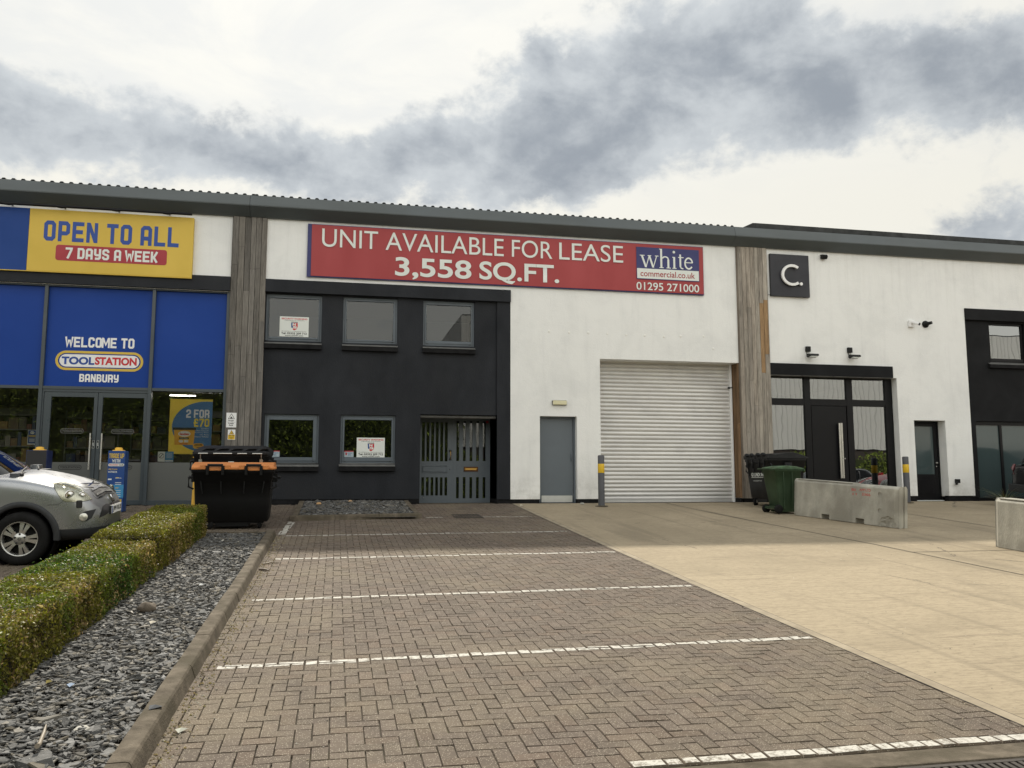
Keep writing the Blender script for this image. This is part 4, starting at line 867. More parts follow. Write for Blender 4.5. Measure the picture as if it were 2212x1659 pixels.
# --- lease banner
t = thing('lease_banner', 'long red banner above the office windows reading UNIT AVAILABLE FOR LEASE 3,558 SQ.FT.', 'banner', (4.3, -.05, 5.42)); y = -.055
mb = MB(); mb.box(-.79, 9.42, y, -.012, 5.415, 6.725); mb.build('board', M['banner_blue'], t, bevel=.004, seg=1)
mb = MB(); nx, nz = 90, 10; vs = []
for j in range(nz + 1):
    for i in range(nx + 1):
        x = -.695 + (9.405 + .695) * i / nx; z = 5.44 + 1.265 * j / nz; e = min(j, nz - j) / nz
        vs.append((x, y - .016 - .006 * (math.sin(x * 2.1 + z * 3) * math.sin(x * .7) + .6 * math.sin(x * 5.3 + z * 9)) * (.35 + (.5 - e)), z))
mb.add(vs, [(j * (nx + 1) + i, j * (nx + 1) + i + 1, (j + 1) * (nx + 1) + i + 1, (j + 1) * (nx + 1) + i) for j in range(nz) for i in range(nx)], smooth=True); mb.build('sheet', M['banner_red'], t, fix=False)
yt = y - .030
for s, x0, x1 in (('UNIT', -.45, .885), ('AVAILABLE', 1.07, 4.02), ('FOR', 4.23, 5.285), ('LEASE', 5.465, 7.18)): text('lettering', s, x0, x1, 6.165, 6.615, yt, M['off_white'], t, -.004 if 0 else .0)
text('lettering', '3,558', 1.31, 3.20, 5.46, 6.01, yt, M['off_white'], t, .02); text('lettering', 'SQ.FT.', 3.40, 5.46, 5.46, 6.015, yt, M['off_white'], t, .02)
mb = MB(); mb.panel(7.54, 9.285, 6.055, 6.62, yt); mb.panel(7.54, 9.285, 5.765, 6.055, yt + .001); mb.build('logo_panel', M['banner_blue'], t, fix=False); mb = MB(); mb.panel(7.555, 9.27, 5.785, 6.05, yt - .001); mb.build('logo_strip', M['off_white'], t, fix=False)
# the lower-case serif word, drawn as thick and thin strokes
mb = MB(); yy = yt - .002; q = [0]
def st(x0, z0, x1, z1, t0, t1=None):
    t1 = t1 or t0; q[0] += 1; yv = yy - q[0] * .0003
    mb.add([(x0 - t0 / 2, yv, z0), (x0 + t0 / 2, yv, z0), (x1 + t1 / 2, yv, z1), (x1 - t1 / 2, yv, z1)], [(0, 1, 2, 3)])
def bar(x0, x1, z0, h): q[0] += 1; mb.panel(x0, x1, z0, z0 + h, yy - q[0] * .0003)
zb, zx, zt = 6.085, 6.40, 6.60
for a_, b_, c in ((7.69, 7.80, .055), (7.80, 7.895, .025), (7.895, 8.00, .055), (8.00, 8.10, .025)): st(a_, zx if a_ in (7.69, 7.895) else zb, b_, zb if a_ in (7.69, 7.895) else zx, c)
bar(7.635, 7.765, zx - .012, .022); bar(7.85, 7.95, zx - .012, .022); bar(8.05, 8.15, zx - .012, .022)
st(8.225, zb, 8.225, zt, .055); bar(8.175, 8.225, zt - .022, .022); bar(8.17, 8.29, zb - .002, .022); st(8.42, zb, 8.42, zx - .08, .055); bar(8.365, 8.485, zb - .002, .022)
arc = lambda cx, cz, rx, rz, a0, a1, t, n=10: [strip(mb, [(cx + rx * math.cos(R(a0 + (a1 - a0) * k / n)), cz + rz * math.sin(R(a0 + (a1 - a0) * k / n))) for k in range(n + 1)], t, yy - .006)]
arc(8.335, zx - .085, .085, .075, 0, 160, .035)
st(8.585, zb, 8.585, zx, .055); bar(8.535, 8.585, zx - .022, .022); bar(8.53, 8.645, zb - .002, .022); mb.prism([(8.58 + .035 * math.cos(R(a_)), 6.53 + .035 * math.sin(R(a_))) for a_ in range(0, 360, 20)], yy - .0035, yy)
st(8.755, zb + .06, 8.755, zx + .075, .05); bar(8.695, 8.85, zx - .02, .025); arc(8.815, zb + .07, .06, .06, 180, 290, .035)
arc(8.99, (zb + zx) / 2, .105, .145, 10, 325, .042, 16); bar(8.90, 9.10, (zb + zx) / 2 + .01, .024)
mb.build('logo_word', M['off_white'], t, fix=False)
text('lettering', 'commercial.co.uk', 7.645, 9.16, 5.84, 6.0, yt - .0025, M['banner_red'], t, .012); text('lettering', '01295 271000', 7.53, 9.27, 5.475, 5.685, yt, M['off_white'], t, .012); adopt(t)
# --- letter sign on the right unit
t = thing('letter_sign', 'square black sign with a raised white letter C and full stop', 'sign', (11.92, -.04, 5.49)); mb = MB(); mb.box(11.34, 12.485, -.085, -.005, 5.49, 6.65); mb.build('board', mat('sign_black', (.014, .0145, .022), .5, var=.08), t, bevel=.004, seg=1)
mb = MB(); n_ = 28; A, B = [], []
for k in range(n_ + 1):
    a_ = R(52 + (308 - 52) * k / n_); A.append((11.945 + .315 * math.cos(a_), 6.07 + .295 * math.sin(a_))); B.append((11.945 + .245 * math.cos(a_), 6.07 + .225 * math.sin(a_)))
pts = A + B[::-1]; N_ = len(A)
for yv, fl in ((-.16, 0), (-.12, 1)): pass
vs = [(a_, -.16, b_) for a_, b_ in A] + [(a_, -.16, b_) for a_, b_ in B] + [(a_, -.105, b_) for a_, b_ in A] + [(a_, -.105, b_) for a_, b_ in B]; fs = []
for k in range(n_): fs += [(k, k + 1, N_ + k + 1, N_ + k), (2 * N_ + k, 2 * N_ + k + 1, k + 1, k), (N_ + k, N_ + k + 1, 3 * N_ + k + 1, 3 * N_ + k), (3 * N_ + k, 3 * N_ + k + 1, 2 * N_ + k + 1, 2 * N_ + k)]
fs += [(0, N_, 3 * N_, 2 * N_), (n_, 2 * N_ + n_, 3 * N_ + n_, N_ + n_)]; mb.add(vs, fs); mb.build('letter', M['white_paint'], t); mb = MB(); mb.lathe([(0, -.16), (.042, -.16), (.042, -.105), (0, -.105)], (12.20, 0, 5.835), 'y', 20, smooth=False); mb.build('full_stop', M['white_paint'], t); mb = MB(); mb.tube([(11.345, -.03, 5.53), (11.27, -.03, 5.52)], .006, 6); mb.build('cable', M['ink'], t); adopt(t)
# --- security notices behind the office glass
def security(x0, x1, z0, z1, y, label):
    t = thing('security_notice', label, 'notice', ((x0 + x1) / 2, y, z0), group='security warning notices in the office windows'); W, H = x1 - x0, z1 - z0; u = lambda f: x0 + f * W; v = lambda f: z0 + f * H
    mb = MB(); mb.box(x0, x1, y - .004, y, z0, z1); mb.build('board', M['off_white'], t)
    text('lettering', 'SECURITY WARNING', u(.06), u(.95), v(.855), v(.935), y - .0052, M['tool_red'], t, .03); text('lettering', 'These premises are protected by', u(.16), u(.85), v(.79), v(.83), y - .0052, M['ink'], t, .015)
    text('lettering', 'No admittance to unauthorised persons', u(.08), u(.93), v(.245), v(.285), y - .0052, M['ink'], t, .015); text('lettering', 'Tel: 03333 209 712', u(.06), u(.94), v(.115), v(.215), y - .0052, M['ink'], t, .03); text('lettering', 'www.nsl247.com', u(.19), u(.82), v(.025), v(.095), y - .0052, M['ink'], t, .02)
    mb = MB(); mb.prism([(u(.39), v(.69)), (u(.47), v(.69)), (u(.45), v(.42)), (u(.40), v(.46))], y - .0058, y - .0045); mb.build('shield_blue', M['display_blue'], t)
    mb = MB(); mb.prism([(u(.475), v(.69)), (u(.62), v(.69)), (u(.62), v(.50)), (u(.585), v(.38)), (u(.50), v(.32)), (u(.455), v(.36))], y - .0058, y - .0045); mb.build('shield_red', M['tool_red'], t)
    text('monogram', 'N', u(.44), u(.56), v(.55), v(.67), y - .0066, M['off_white'], t, .05); text('monogram', 'S', u(.46), u(.60), v(.41), v(.53), y - .0066, M['off_white'], t, .05)
    mb = MB(); mb.panel(u(.39), u(.62), v(.71), v(.745), y - .0052); mb.build('shield_caption', M['ink_grey'], t, fix=False); adopt(t)
security(-1.39, -.715, 3.975, 4.46, .132, 'white security warning notice in the upper floor window above the bins'); security(.48, 1.145, 1.105, 1.58, .132, 'white security warning notice in the ground floor window by the grey entrance')
def sticker(x0, x1, z0, z1, y, label):
    t = thing('window_sticker', label, 'sticker', ((x0 + x1) / 2, y, z0)); mb = MB(); mb.box(x0, x1, y - .003, y, z0, z1); mb.build('sheet', mat('pale_sticker', (.36, .44, .48), .5, var=.05), t)
    W, H = x1 - x0, z1 - z0; mb = MB(); mb.panel(x0, x1, z1 - .16 * H, z1, y - .0036); mb.build('top_band', M['sign_red'], t, fix=False)
    for k, s in enumerate(('03333', '209', '712')): text('lettering', s, x0 + .42 * W, x0 + (.86 if k == 0 else .7) * W, z0 + (.56 - .22 * k) * H, z0 + (.70 - .22 * k) * H, y - .0042, M['display_blue'], t, .02)
    mb = MB(); mb.prism([(x0 + .12 * W, z0 + .72 * H), (x0 + .32 * W, z0 + .72 * H), (x0 + .30 * W, z0 + .35 * H), (x0 + .22 * W, z0 + .25 * H), (x0 + .14 * W, z0 + .35 * H)], y - .0046, y - .0032); mb.build('shield', M['sign_red'], t); adopt(t)
sticker(-1.53, -1.30, 1.11, 1.255, .132, 'small pale sticker low in the office window behind the bins'); sticker(.19, .41, 1.115, 1.262, .132, 'small pale sticker beside the larger notice in the window by the entrance')
# --- lamps and cameras
t = thing('bulkhead_light', 'cream bulkhead light on the white wall above the grey steel door', 'light', (5.46, -.03, 2.44)); mb = MB(); mb.prism(rr(5.272, 5.652, 2.435, 2.562, .02), -.03, -.002); mb.build('base', M['sill_grey'], t); mb = MB(); mb.prism(rr(5.285, 5.64, 2.446, 2.552, .02), -.075, -.03); mb.build('diffuser', M['cream'], t, bevel=.012); mb = MB(); [mb.box(x, x + .02, -.072, -.03, z, z + .018) for x in (5.276, 5.628) for z in (2.445, 2.535)]; mb.build('clip', M['steel'], t); adopt(t)
def flood(x, z, label):
    t = thing('floodlight', label, 'light', (x, -.08, z), group='floodlights above the black entrance'); mb = MB(); mb.box(x - .065, x + .065, -.07, -.002, z + .06, z + .20); mb.build('junction_box', M['black_plastic'], t, bevel=.006)
    mb = MB(); mb.tube([(x - .05, -.04, z + .06), (x - .07, -.07, z - .02), (x - .07, -.14, z - .07)], .008, 6); mb.build('bracket', M['black_plastic'], t)
    mb = MB(); mb.prism([(-.06, z - .07), (-.10, z + .0), (-.28, z - .03), (-.31, z - .075), (-.12, z - .115)], x - .08, x + .16, axis='x'); mb.build('lamp_body', M['black_plastic'], t, bevel=.006); mb = MB(); mb.box(x - .06, x + .14, -.285, -.13, z - .112, z - .09); mb.build('lens', M['off_white'], t); adopt(t)
flood(12.39, 3.95, 'black floodlight nearer the timber pier above the black entrance'); flood(13.64, 3.96, 'black floodlight further from the timber pier above the black entrance')
t = thing('eaves_sensor', 'small black sensor box on the white wall close under the eaves', 'sensor', (12.98, -.05, 6.6)); mb = MB(); mb.prism([(-.005, 6.60), (-.005, 6.72), (-.11, 6.70), (-.15, 6.64), (-.09, 6.58)], 12.89, 13.04, axis='x'); mb.build('housing', M['black_plastic'], t, bevel=.006); adopt(t)
t = thing('security_camera', 'white bullet security camera on the white wall', 'camera', (15.6, 0, 4.85), group='security cameras on the white wall'); mb = MB(); mb.prism(rr(15.50, 15.68, 4.80, 4.99, .02), -.07, -.002); mb.build('mount', M['white_paint'], t, bevel=.006); mb = MB(); mb.tube([(15.60, -.07, 4.91), (15.62, -.11, 4.89)], .022, 8); mb.tube([(15.58, -.08, 4.93), (15.67, -.25, 4.85)], .040, 12); mb.build('body', M['white_paint'], t); mb = MB(); mb.tube([(15.668, -.246, 4.852), (15.678, -.265, 4.843)], .037, 12); mb.build('lens', M['ink'], t); adopt(t)
t = thing('security_camera', 'black dome mounted security camera right of the white one', 'camera', (16.05, 0, 4.85), group='security cameras on the white wall'); mb = MB(); mb.lathe([(0, -.06), (.085, -.055), (.10, -.03), (.10, -.002)], (16.05, 0, 4.90), 'y', 20); mb.build('mount', M['black_plastic'], t); mb = MB(); mb.tube([(16.05, -.05, 4.90), (16.08, -.12, 4.91), (16.12, -.19, 4.92)], [.05, .045, .042], 12); mb.build('body', M['black_plastic'], t); adopt(t)
t = thing('wall_light', 'small black wall light low on the white wall beside the dark corner block', 'light', (16.75, 0, .45)); mb = MB(); mb.box(16.70, 16.80, -.10, -.002, .49, .60); mb.tube([(16.68, -.07, .50), (16.72, -.09, .48)], .05, 12); mb.build('housing', M['black_plastic'], t, bevel=.005); adopt(t)
# --- bollards
def bollard(x, y, label):
    t = thing('bollard', label, 'bollard', (x, y, gz(y)), group='grey steel bollards with a yellow band'); mb = MB(); mb.lathe([(0, 1.228), (.055, 1.226), (.075, 1.215), (.079, 1.2), (.079, -.02)], (0, 0, 0), 'z', 28); mb.build('post', M['bollard_grey'], t); mb = MB(); mb.lathe([(.0795, .80), (.081, .803), (.081, 1.015), (.0795, 1.018)], (0, 0, 0), 'z', 28); mb.build('yellow_band', M['yellow_tape'], t); mb = MB(); mb.lathe([(.078, .022), (.15, .016), (.16, 0)], (0, 0, 0), 'z', 20); mb.build('base_collar', M['kerb'], t)
bollard(6.27, -.85, 'grey bollard with a yellow band standing between the grey door and roller door'); bollard(14.89, -.42, 'grey bollard with a yellow band between the black entrance and narrow glazed door')

# --- loft of rounded rectangles
def loft(mb, rings, r=.06, n=4, col=None, cap=True, smooth=True):
    """rings: (z, half width, half depth, x shift, y shift)"""
    vs = []; K = 0
    for z, a_, b_, ox, oy in rings:
        p = rr(-a_, a_, -b_, b_, min(r, a_ * .9, b_ * .9), n); K = len(p); vs += [(u + ox, v + oy, z) for u, v in p]
    m_ = len(rings); mb.add(vs, [(i * K + k, i * K + (k + 1) % K, (i + 1) * K + (k + 1) % K, (i + 1) * K + k) for i in range(m_ - 1) for k in range(K)], col, smooth)
    if cap: mb.add(vs[:K], [list(range(K))[::-1]], col); mb.add(vs[-K:], [list(range(K))], col)
def castor(parent, x, y, turn=0.0):
    t = empty('castor', (x, y, 0), (0, 0, turn)); t.parent = parent
    mb = MB(); mb.box(-.045, .045, -.05, .05, .205, .225); mb.prism([(-.04, .21), (.05, .21), (.075, .09), (.035, .085)], -.034, -.026, axis='x' if 0 else 'y'); mb.prism([(-.04, .21), (.05, .21), (.075, .09), (.035, .085)], .026, .034); mb.build('fork', M['steel'], t)
    mb = MB(); mb.lathe([(.0, -.02), (.06, -.022), (.095, -.018), (.10, 0), (.095, .018), (.06, .022), (0, .02)], (.055, 0, .10), 'y', 20); mb.build('wheel', M['rubber'], t)
def euro_bin(name, label, loc, rotz, body, lidm, W=1.34, D=.98, H=1.06, lid='flat', group='wheeled waste containers', floor=.10, slope=0.0):
    t = thing(name, label, 'waste bin', loc, rotz, group, slope); w_, d_ = W / 2, D / 2
    mb = MB(); loft(mb, [(floor + .03, w_ * .895, d_ * .74, 0, 0), (floor + .05, w_ * .92, d_ * .80, 0, 0), (H * .5, w_ * .955, d_ * .89, 0, 0), (H - .20, w_ * .975, d_ * .95, 0, 0), (H - .195, w_ * 1.0, d_ * .985, 0, 0), (H - .06, w_ * 1.02, d_ * 1.0, 0, 0), (H - .055, w_ * 1.05, d_ * 1.03, 0, 0), (H, w_ * 1.05, d_ * 1.03, 0, 0)], .07)
    for sx_ in (-1, 1):                                            # stiffening ribs down the front and the skirt between the castors
        for fx in (.30, .80): mb.prism([(sx_ * w_ * fx - .012, H - .2), (sx_ * w_ * fx + .012, H - .2), (sx_ * w_ * fx * .94 + .008, H - .42), (sx_ * w_ * fx * .94 - .008, H - .42)], -d_ * .975, -d_ * .90)
        mb.box(sx_ * w_ * .60 - w_ * .20, sx_ * w_ * .60 + w_ * .20, -d_ * .70, d_ * .70, floor - .0, floor + .035)
    mb.box(-w_ * .42, w_ * .42, -d_ * .72, d_ * .72, floor - .05, floor + .035)
    mb.build('body', body, t)
    for sx_ in (-1, 1):
        mb = MB(); mb.tube([(sx_ * w_ * .97, 0, H - .16), (sx_ * (w_ + .13), 0, H - .16)], .028, 12); mb.box(min(sx_ * w_ * .95, sx_ * (w_ + .075)), max(sx_ * w_ * .95, sx_ * (w_ + .075)), -.09, .09, H - .24, H - .09); mb.build('lifting_lug', body, t)
        mb = MB(); mb.tube([(sx_ * (w_ * .99), -d_ * .86, H - .12), (sx_ * (w_ + .07), -d_ * .88, H - .14), (sx_ * (w_ + .07), -d_ * .88, H - .30), (sx_ * (w_ * .98), -d_ * .85, H - .34)], .018, 8); mb.build('side_handle', body, t)
        for sy_ in (-1, 1): castor(t, sx_ * w_ * .68, sy_ * d_ * .62, random.uniform(0, 6.28))
    if lid == 'flat':
        mb = MB(); k = d_ * 1.02; pr = [(-k, H + .004), (-k, H + .045), (-k * .8, H + .085), (-.1, H + .115), (k * .6, H + .10), (k, H + .05), (k, H + .004)]
        mb.prism(pr, -w_ * 1.035, w_ * 1.035, axis='x'); mb.box(w_ * .88, w_ * 1.10, -k * 1.01, -k * .55, H + .012, H + .05); mb.build('lid', lidm, t, bevel=.012)
        for cx in (-.44 * w_, .53 * w_):
            mb = MB(); mb.box(cx - .15, cx - .105, -k - .05, -k + .05, H - .09, H + .075); mb.box(cx + .105, cx + .15, -k - .05, -k + .05, H - .09, H + .075); mb.tube([(cx - .13, -k - .02, H + .082), (cx + .13, -k - .02, H + .082)], .026, 10); mb.build('hinge_bracket', body, t, bevel=.006)
            mb = MB(); mb.box(cx - .25, cx - .16, -k - .03, -k + .05, H + .008, H + .085); mb.box(cx + .16, cx + .25, -k - .03, -k + .05, H + .008, H + .085); mb.box(cx - .10, cx + .10, -k - .012, -k + .05, H - .012, H + .04); mb.build('hinge_block', lidm, t, bevel=.008)
    elif lid == 'dome':
        mb = MB(); loft(mb, [(H + .004, w_ * 1.06, d_ * 1.05, 0, 0), (H + .035, w_ * 1.06, d_ * 1.05, 0, 0), (H + .085, w_ * .98, d_ * .93, 0, .02), (H + .125, w_ * .90, d_ * .70, 0, .05), (H + .14, w_ * .84, d_ * .45, 0, .08)], .10)
        for k in range(5): mb.prism([(-w_ * .80 + k * w_ * .38, H + .06), (-w_ * .68 + k * w_ * .38, H + .105), (-w_ * .46 + k * w_ * .38, H + .112), (-w_ * .46 + k * w_ * .38, H + .10), (-w_ * .66 + k * w_ * .38, H + .095)], -d_ * 1.0, -d_ * .62)
        mb.build('lid', lidm, t)
        mb = MB(); mb.tube([(-w_ * .99, -d_ * 1.10, H + .01), (w_ * .99, -d_ * 1.10, H + .01)], .014, 10)
        for sx_ in (-1, 1): mb.tube([(sx_ * w_ * .82, -d_ * 1.10, H + .01), (sx_ * w_ * .82, -d_ * 1.06, H - .12)], .011, 8); mb.box(sx_ * w_ * .82 - .03, sx_ * w_ * .82 + .03, -d_ * 1.085, -d_ * 1.06, H - .19, H - .10)
        mb.build('lock_bar', M['steel'], t)
        mb = MB()
        for fx in (-.95, -.55, .10, .50, .92): mb.box(w_ * fx - .05, w_ * fx + .05, -d_ * 1.13, -d_ * 1.0, H - .005, H + .04)
        mb.build('lid_clamp', lidm, t, bevel=.006)
        mb = MB(); mb.box(-.05, .05, -d_ * 1.055, -d_ * 1.04, H - .17, H - .14); mb.box(-.05, .05, -d_ * 1.04, -d_ * 1.03, H - .24, H - .20); mb.build('sticker', M['off_white'], t); mb = MB(); mb.box(w_ * .83, w_ * .93, -d_ * .8, -d_ * .6, H + .07, H + .10); mb.build('reflector', M['tool_red'], t)
    else:
        mb = MB(); k = d_ * 1.04
        for xa, xb, hh in ((-w_ * 1.06, -.02, 0.0), (.02, w_ * 1.06, 0.0)):
            pr = [(-k, H + .004), (-k, H + .10), (-k * .82, H + .125), (-k * .6, H + .10), (-k * .1, H + .15), (k * .35, H + .155), (k * .8, H + .09), (k * 1.08, H + .03), (k * 1.08, H + .004)]
            mb.prism(pr, xa, xb, axis='x')
        mb.build('lid', lidm, t, bevel=.014)
        for cx in (-.72, -.28, .28, .72):
            mb = MB(); mb.lathe([(0, -.05), (.045, -.045), (.05, 0), (.045, .045), (0, .05)], (cx * w_, -k - .01, H + .105), 'x', 12); mb.prism([(cx * w_ - .035, H + .0), (cx * w_ + .035, H), (cx * w_, H - .22)], -k - .01, -k + .03); mb.build('hinge', lidm, t)
        mb = MB(); [mb.prism([(cx * w_ - .03, H - .055), (cx * w_ + .03, H - .055), (cx * w_, H - .12)], -k * .99, -k * .93) for cx in (-.55, -.42, -.12, 0, .12, .42, .55)]; mb.build('rim_rib', body, t)
        for cx in (-.5, .5): mb = MB(); mb.tube([(cx * w_ - .12, k * 1.0, H - .01), (cx * w_ - .11, k * 1.14, H - .015), (cx * w_ + .11, k * 1.14, H - .015), (cx * w_ + .12, k * 1.0, H - .01)], .02, 8); mb.build('lid_handle', body, t)
    return t
sl = lambda y: math.atan(.07 - .001 * -y)
b1 = euro_bin('waste_container', 'black four wheeled bin with a bright orange lid beside the far end of the hedge', (-1.79, -4.22, gz(-4.22)), R(1.0), M['black_plastic'], M['orange_plastic'], slope=sl(-4.2))
b2 = euro_bin('waste_container', 'dark grey bin with domed lid and steel lock bar behind the orange lidded bin', (-1.97, -2.85, gz(-2.85)), 0.0, M['dark_plastic'], M['dark_plastic'], W=1.36, D=1.0, H=1.29, lid='dome', slope=sl(-2.8))
b3 = euro_bin('waste_container', 'dark grey four wheeled bin with hinged lid against the right timber pier', (10.70, -1.12, gz(-1.12)), R(-90), M['dark_plastic'], M['dark_plastic'], W=1.16, D=1.02, H=1.16, lid='hump', floor=.16)
text('lettering', 'GRUNDON', -.30, .30, .735, .825, -.489, M['off_white'], b3, .02); text('lettering', 'www.grundon.com', -.22, .22, .615, .64, -.486, M['off_white'], b3, .02); mb = MB(); mb.panel(-.30, .30, .708, .718, -.489); mb.build('underline', M['off_white'], b3, fix=False)
# two wheeled bin
t = thing('wheelie_bin', 'green two wheeled bin in front of the dark grey container by the concrete barrier', 'waste bin', (10.03, -2.62, gz(-2.62)), R(4)); 
mb = MB(); loft(mb, [(.03, .24, .215, .06, 0), (.06, .255, .225, .055, 0), (.5, .30, .25, .03, 0), (.93, .345, .27, 0, 0), (.935, .36, .285, 0, 0), (.985, .365, .29, 0, 0)], .05)
for v in (-.12, .10): mb.box(-.02 + v, .0 + v, -.278, -.24, .1, .93)
mb.box(-.33, -.22, -.22, .22, .10, .16); mb.build('body', M['green_plastic'], t)
mb = MB(); pr = [(-.37, .99), (-.37, 1.01), (-.30, 1.045), (-.05, 1.075), (.20, 1.06), (.38, 1.02), (.42, .985), (.42, .945), (.40, .945), (.395, .985)]; mb.prism(pr, -.295, .295); mb.build('lid', mat('green_lid', (.055, .12, .058), .6, var=.4, vscale=8, tint=(.045, .06, .03)), t, bevel=.015)
mb = MB(); mb.tube([(-.36, -.24, .985), (-.47, -.23, 1.0), (-.47, .23, 1.0), (-.36, .24, .985)], .02, 8); mb.build('handle', M['green_plastic'], t)
for v in (-.25, .25):
    mb = MB(); mb.lathe([(.0, -.03), (.06, -.032), (.095, -.028), (.10, 0), (.095, .028), (.06, .032), (0, .03)], (-.27, v, .10), 'y', 24); wv = mb.build('wheel', M['rubber'], t); mb = MB(); mb.lathe([(0, -.036), (.05, -.034)], (-.27, v, .10), 'y', 16); mb.build('hub', M['black_plastic'], wv)
mb = MB(); mb.tube([(-.27, -.24, .10), (-.27, .24, .10)], .012, 8); mb.build('axle', M['steel'], t)
# --- concrete barriers
def barrier(label, loc, rotz, L=2.72, writing=True):
    t = thing('concrete_barrier', label, 'barrier', loc, rotz, 'precast concrete barriers on the yard'); mb = MB(); w_, h = .15, .80
    prof = [(-w_, .0), (-w_, h - .045), (-w_ + .045, h), (w_ - .045, h), (w_, h - .045), (w_, 0)]
    A = []; 
    for x, k in ((0, .72), (.09, 1.0), (L - .09, 1.0), (L, .72)): A.append([(x, y_ * k, z_) for y_, z_ in prof])
    vs = [p for r_ in A for p in r_]; n = 6; mb.add(vs, [(i * n + k, i * n + (k + 1) % n, (i + 1) * n + (k + 1) % n, (i + 1) * n + k) for i in range(3) for k in range(n)] + [list(range(6)), list(range(18, 24))[::-1]])
    o = mb.build('block', M['barrier'], t, bevel=.012); o.matrix_parent_inverse = Matrix.Identity(4); o.parent = None
    c = MB(); c.box(.80, 1.02, -.5, .5, -.1, .105); c.box(1.70, 1.92, -.5, .5, -.1, .105); c.box(L - .028, L + .2, -.045, .045, -.1, 1.0)
    for z_ in (.30, .62): c.lathe([(0, -.02), (.05, -.016), (.055, .02), (0, .02)], (L - .42, -w_ - .0, z_), 'y', 20, smooth=False)
    bmk = bmesh.new(); bmesh.ops.create_icosphere(bmk, subdivisions=3, radius=.21); rc = random.Random(3)
    c.add([(L - .24 + v.co.x * 1.05 + rc.uniform(-.014, .014), -w_ - .01 + v.co.y * .24 + rc.uniform(-.012, .012), .02 + v.co.z * .95 + rc.uniform(-.014, .014)) for v in bmk.verts], [[v.index for v in f.verts] for f in bmk.faces]); bmk.free()
    bool_cut(o, c.build('cutter', None)); o.parent = t
    mb = MB(); mb.box(.1, 1.6, -w_ + .02, w_ - .04, h, h + .012); mb.build('packing_strip', M['barrier'], t)
    if writing:
        red = mat('faded_red', (.50, .07, .06), .8, var=.3, vscale=20)
        for s, x0, x1, z0, z1 in (('BI', 1.60, 1.70, .655, .705), ('APP', 1.80, 1.93, .665, .715), ('LTD', 1.95, 2.08, .665, .72), ('0', 1.62, 1.655, .565, .615), ('9', 1.70, 1.735, .565, .615), ('3366', 1.86, 2.07, .575, .63)): text('lettering', s, x0, x1, z0, z1, -w_ - .0015, red, t, .01)
    return t
barrier('weathered concrete barrier with faded red stencilling beside the bins', (10.18, -3.02, gz(-3.02) - .0), math.atan2(-2.62, .75)); 
b = [o for o in bpy.data.objects if o.name.startswith('concrete_barrier')][0]; b.rotation_euler = (0, math.asin(.17 / 2.72), math.atan2(-2.62, .72))
t2 = barrier('concrete barrier cut off by the right edge of the picture in the sunlit yard', (10.87, -8.18, gz(-8.18)), 0, writing=False); t2.rotation_euler = (0, math.asin(.16 / 2.72), R(-90.0))
# --- display stands sleeved over posts
def stand(label, x0, x1, y0, y1, front, caption, zt=1.17):
    cx, cy = (x0 + x1) / 2, (y0 + y1) / 2; g0 = gz(cy); t = thing('display_stand', label, 'display stand', (cx, cy, g0), group='advertising sleeves round yellow posts by the shop doors')
    mb = MB(); mb.box(x0, x1, y0, y1, g0 + .01, zt); mb.build('sleeve', front, t, bevel=.004, seg=1)
    mb = MB(); mb.lathe([(0, zt + .075), (.05, zt + .074), (.075, zt + .06), (.08, zt + .025), (.12, zt + .018), (.13, zt + .002), (.13, zt - .02)], (cx, cy, 0), 'z', 24); mb.build('post_cap', M['yellow_plastic'], t); caption(t, x0, x1, y0 - .002, zt); adopt(t)
def cap1(t, x0, x1, y, zt):
    W = x1 - x0; block_text('lettering', 'TRADE UP', x0 + .02, x1 - .02, 1.015, 1.115, y, M['sign_yellow'], t, gap=.09, space=.26); block_text('lettering', 'WITH', x0 + .09, x1 - .09, .925, .995, y, M['off_white'], t, gap=.09)
    mb = MB(); mb.prism(rr(x0 + .012, x1 - .012, .85, .905, .026), y - .002, y); mb.build('logo_plate', M['off_white'], t); text('lettering', 'TOOLSTATION', x0 + .025, x0 + .2, .864, .89, y - .0028, M['tool_red'], t, .04); text('lettering', 'CLUB', x0 + .215, x1 - .025, .864, .89, y - .0028, M['ink'], t, .04)
    text('lettering', 'FREE TO JOIN', x0 + .02, x0 + .19, .765, .80, y, M['sign_yellow'], t, .03); text('lettering', 'IN STORE OR', x0 + .02, x0 + .19, .715, .75, y, M['off_white'], t, .03)
    mb = MB(); mb.panel(x0 + .02, x0 + .09, .565, .595, y); [mb.panel(x0 + .16, x0 + .28, .60 - k * .035 - .06 * (k > 0), .606 - k * .035 - .06 * (k > 0) + .004, y) for k in range(3)]; mb.panel(x0 + .01, x0 + .11, .29, .37, y); [mb.panel(x0 + .14, x0 + .28, .345 - k * .04, .353 - k * .04, y) for k in range(4)]; mb.build('print', M['off_white'], t, fix=False)
    mb = MB(); mb.panel(x0 + .001, x1 - .001, .20, .47, y + .001); mb.build('blue_band', M['sky_blue'], t, fix=False); mb = MB(); mb.panel(x0 + .12, x1 - .03, -.0, .17, y); mb.panel(x0 + .17, x1 - .10, .61, .622, y); mb.panel(x0 + .17, x1 - .10, .395, .41, y); mb.build('yellow_print', M['sign_yellow'], t, fix=False)
def cap2(t, x0, x1, y, zt):
    mb = MB(); mb.panel(x0 + .008, x1 - .008, .80, zt - .01, y); mb.build('black_panel', M['ink'], t, fix=False); mb = MB(); mb.panel(x0, x1, .765, .778, y); mb.build('white_line', M['off_white'], t, fix=False); text('lettering', 'Polycell', x0 + .045, x1 - .045, .57, .705, y, M['off_white'], t, .03)
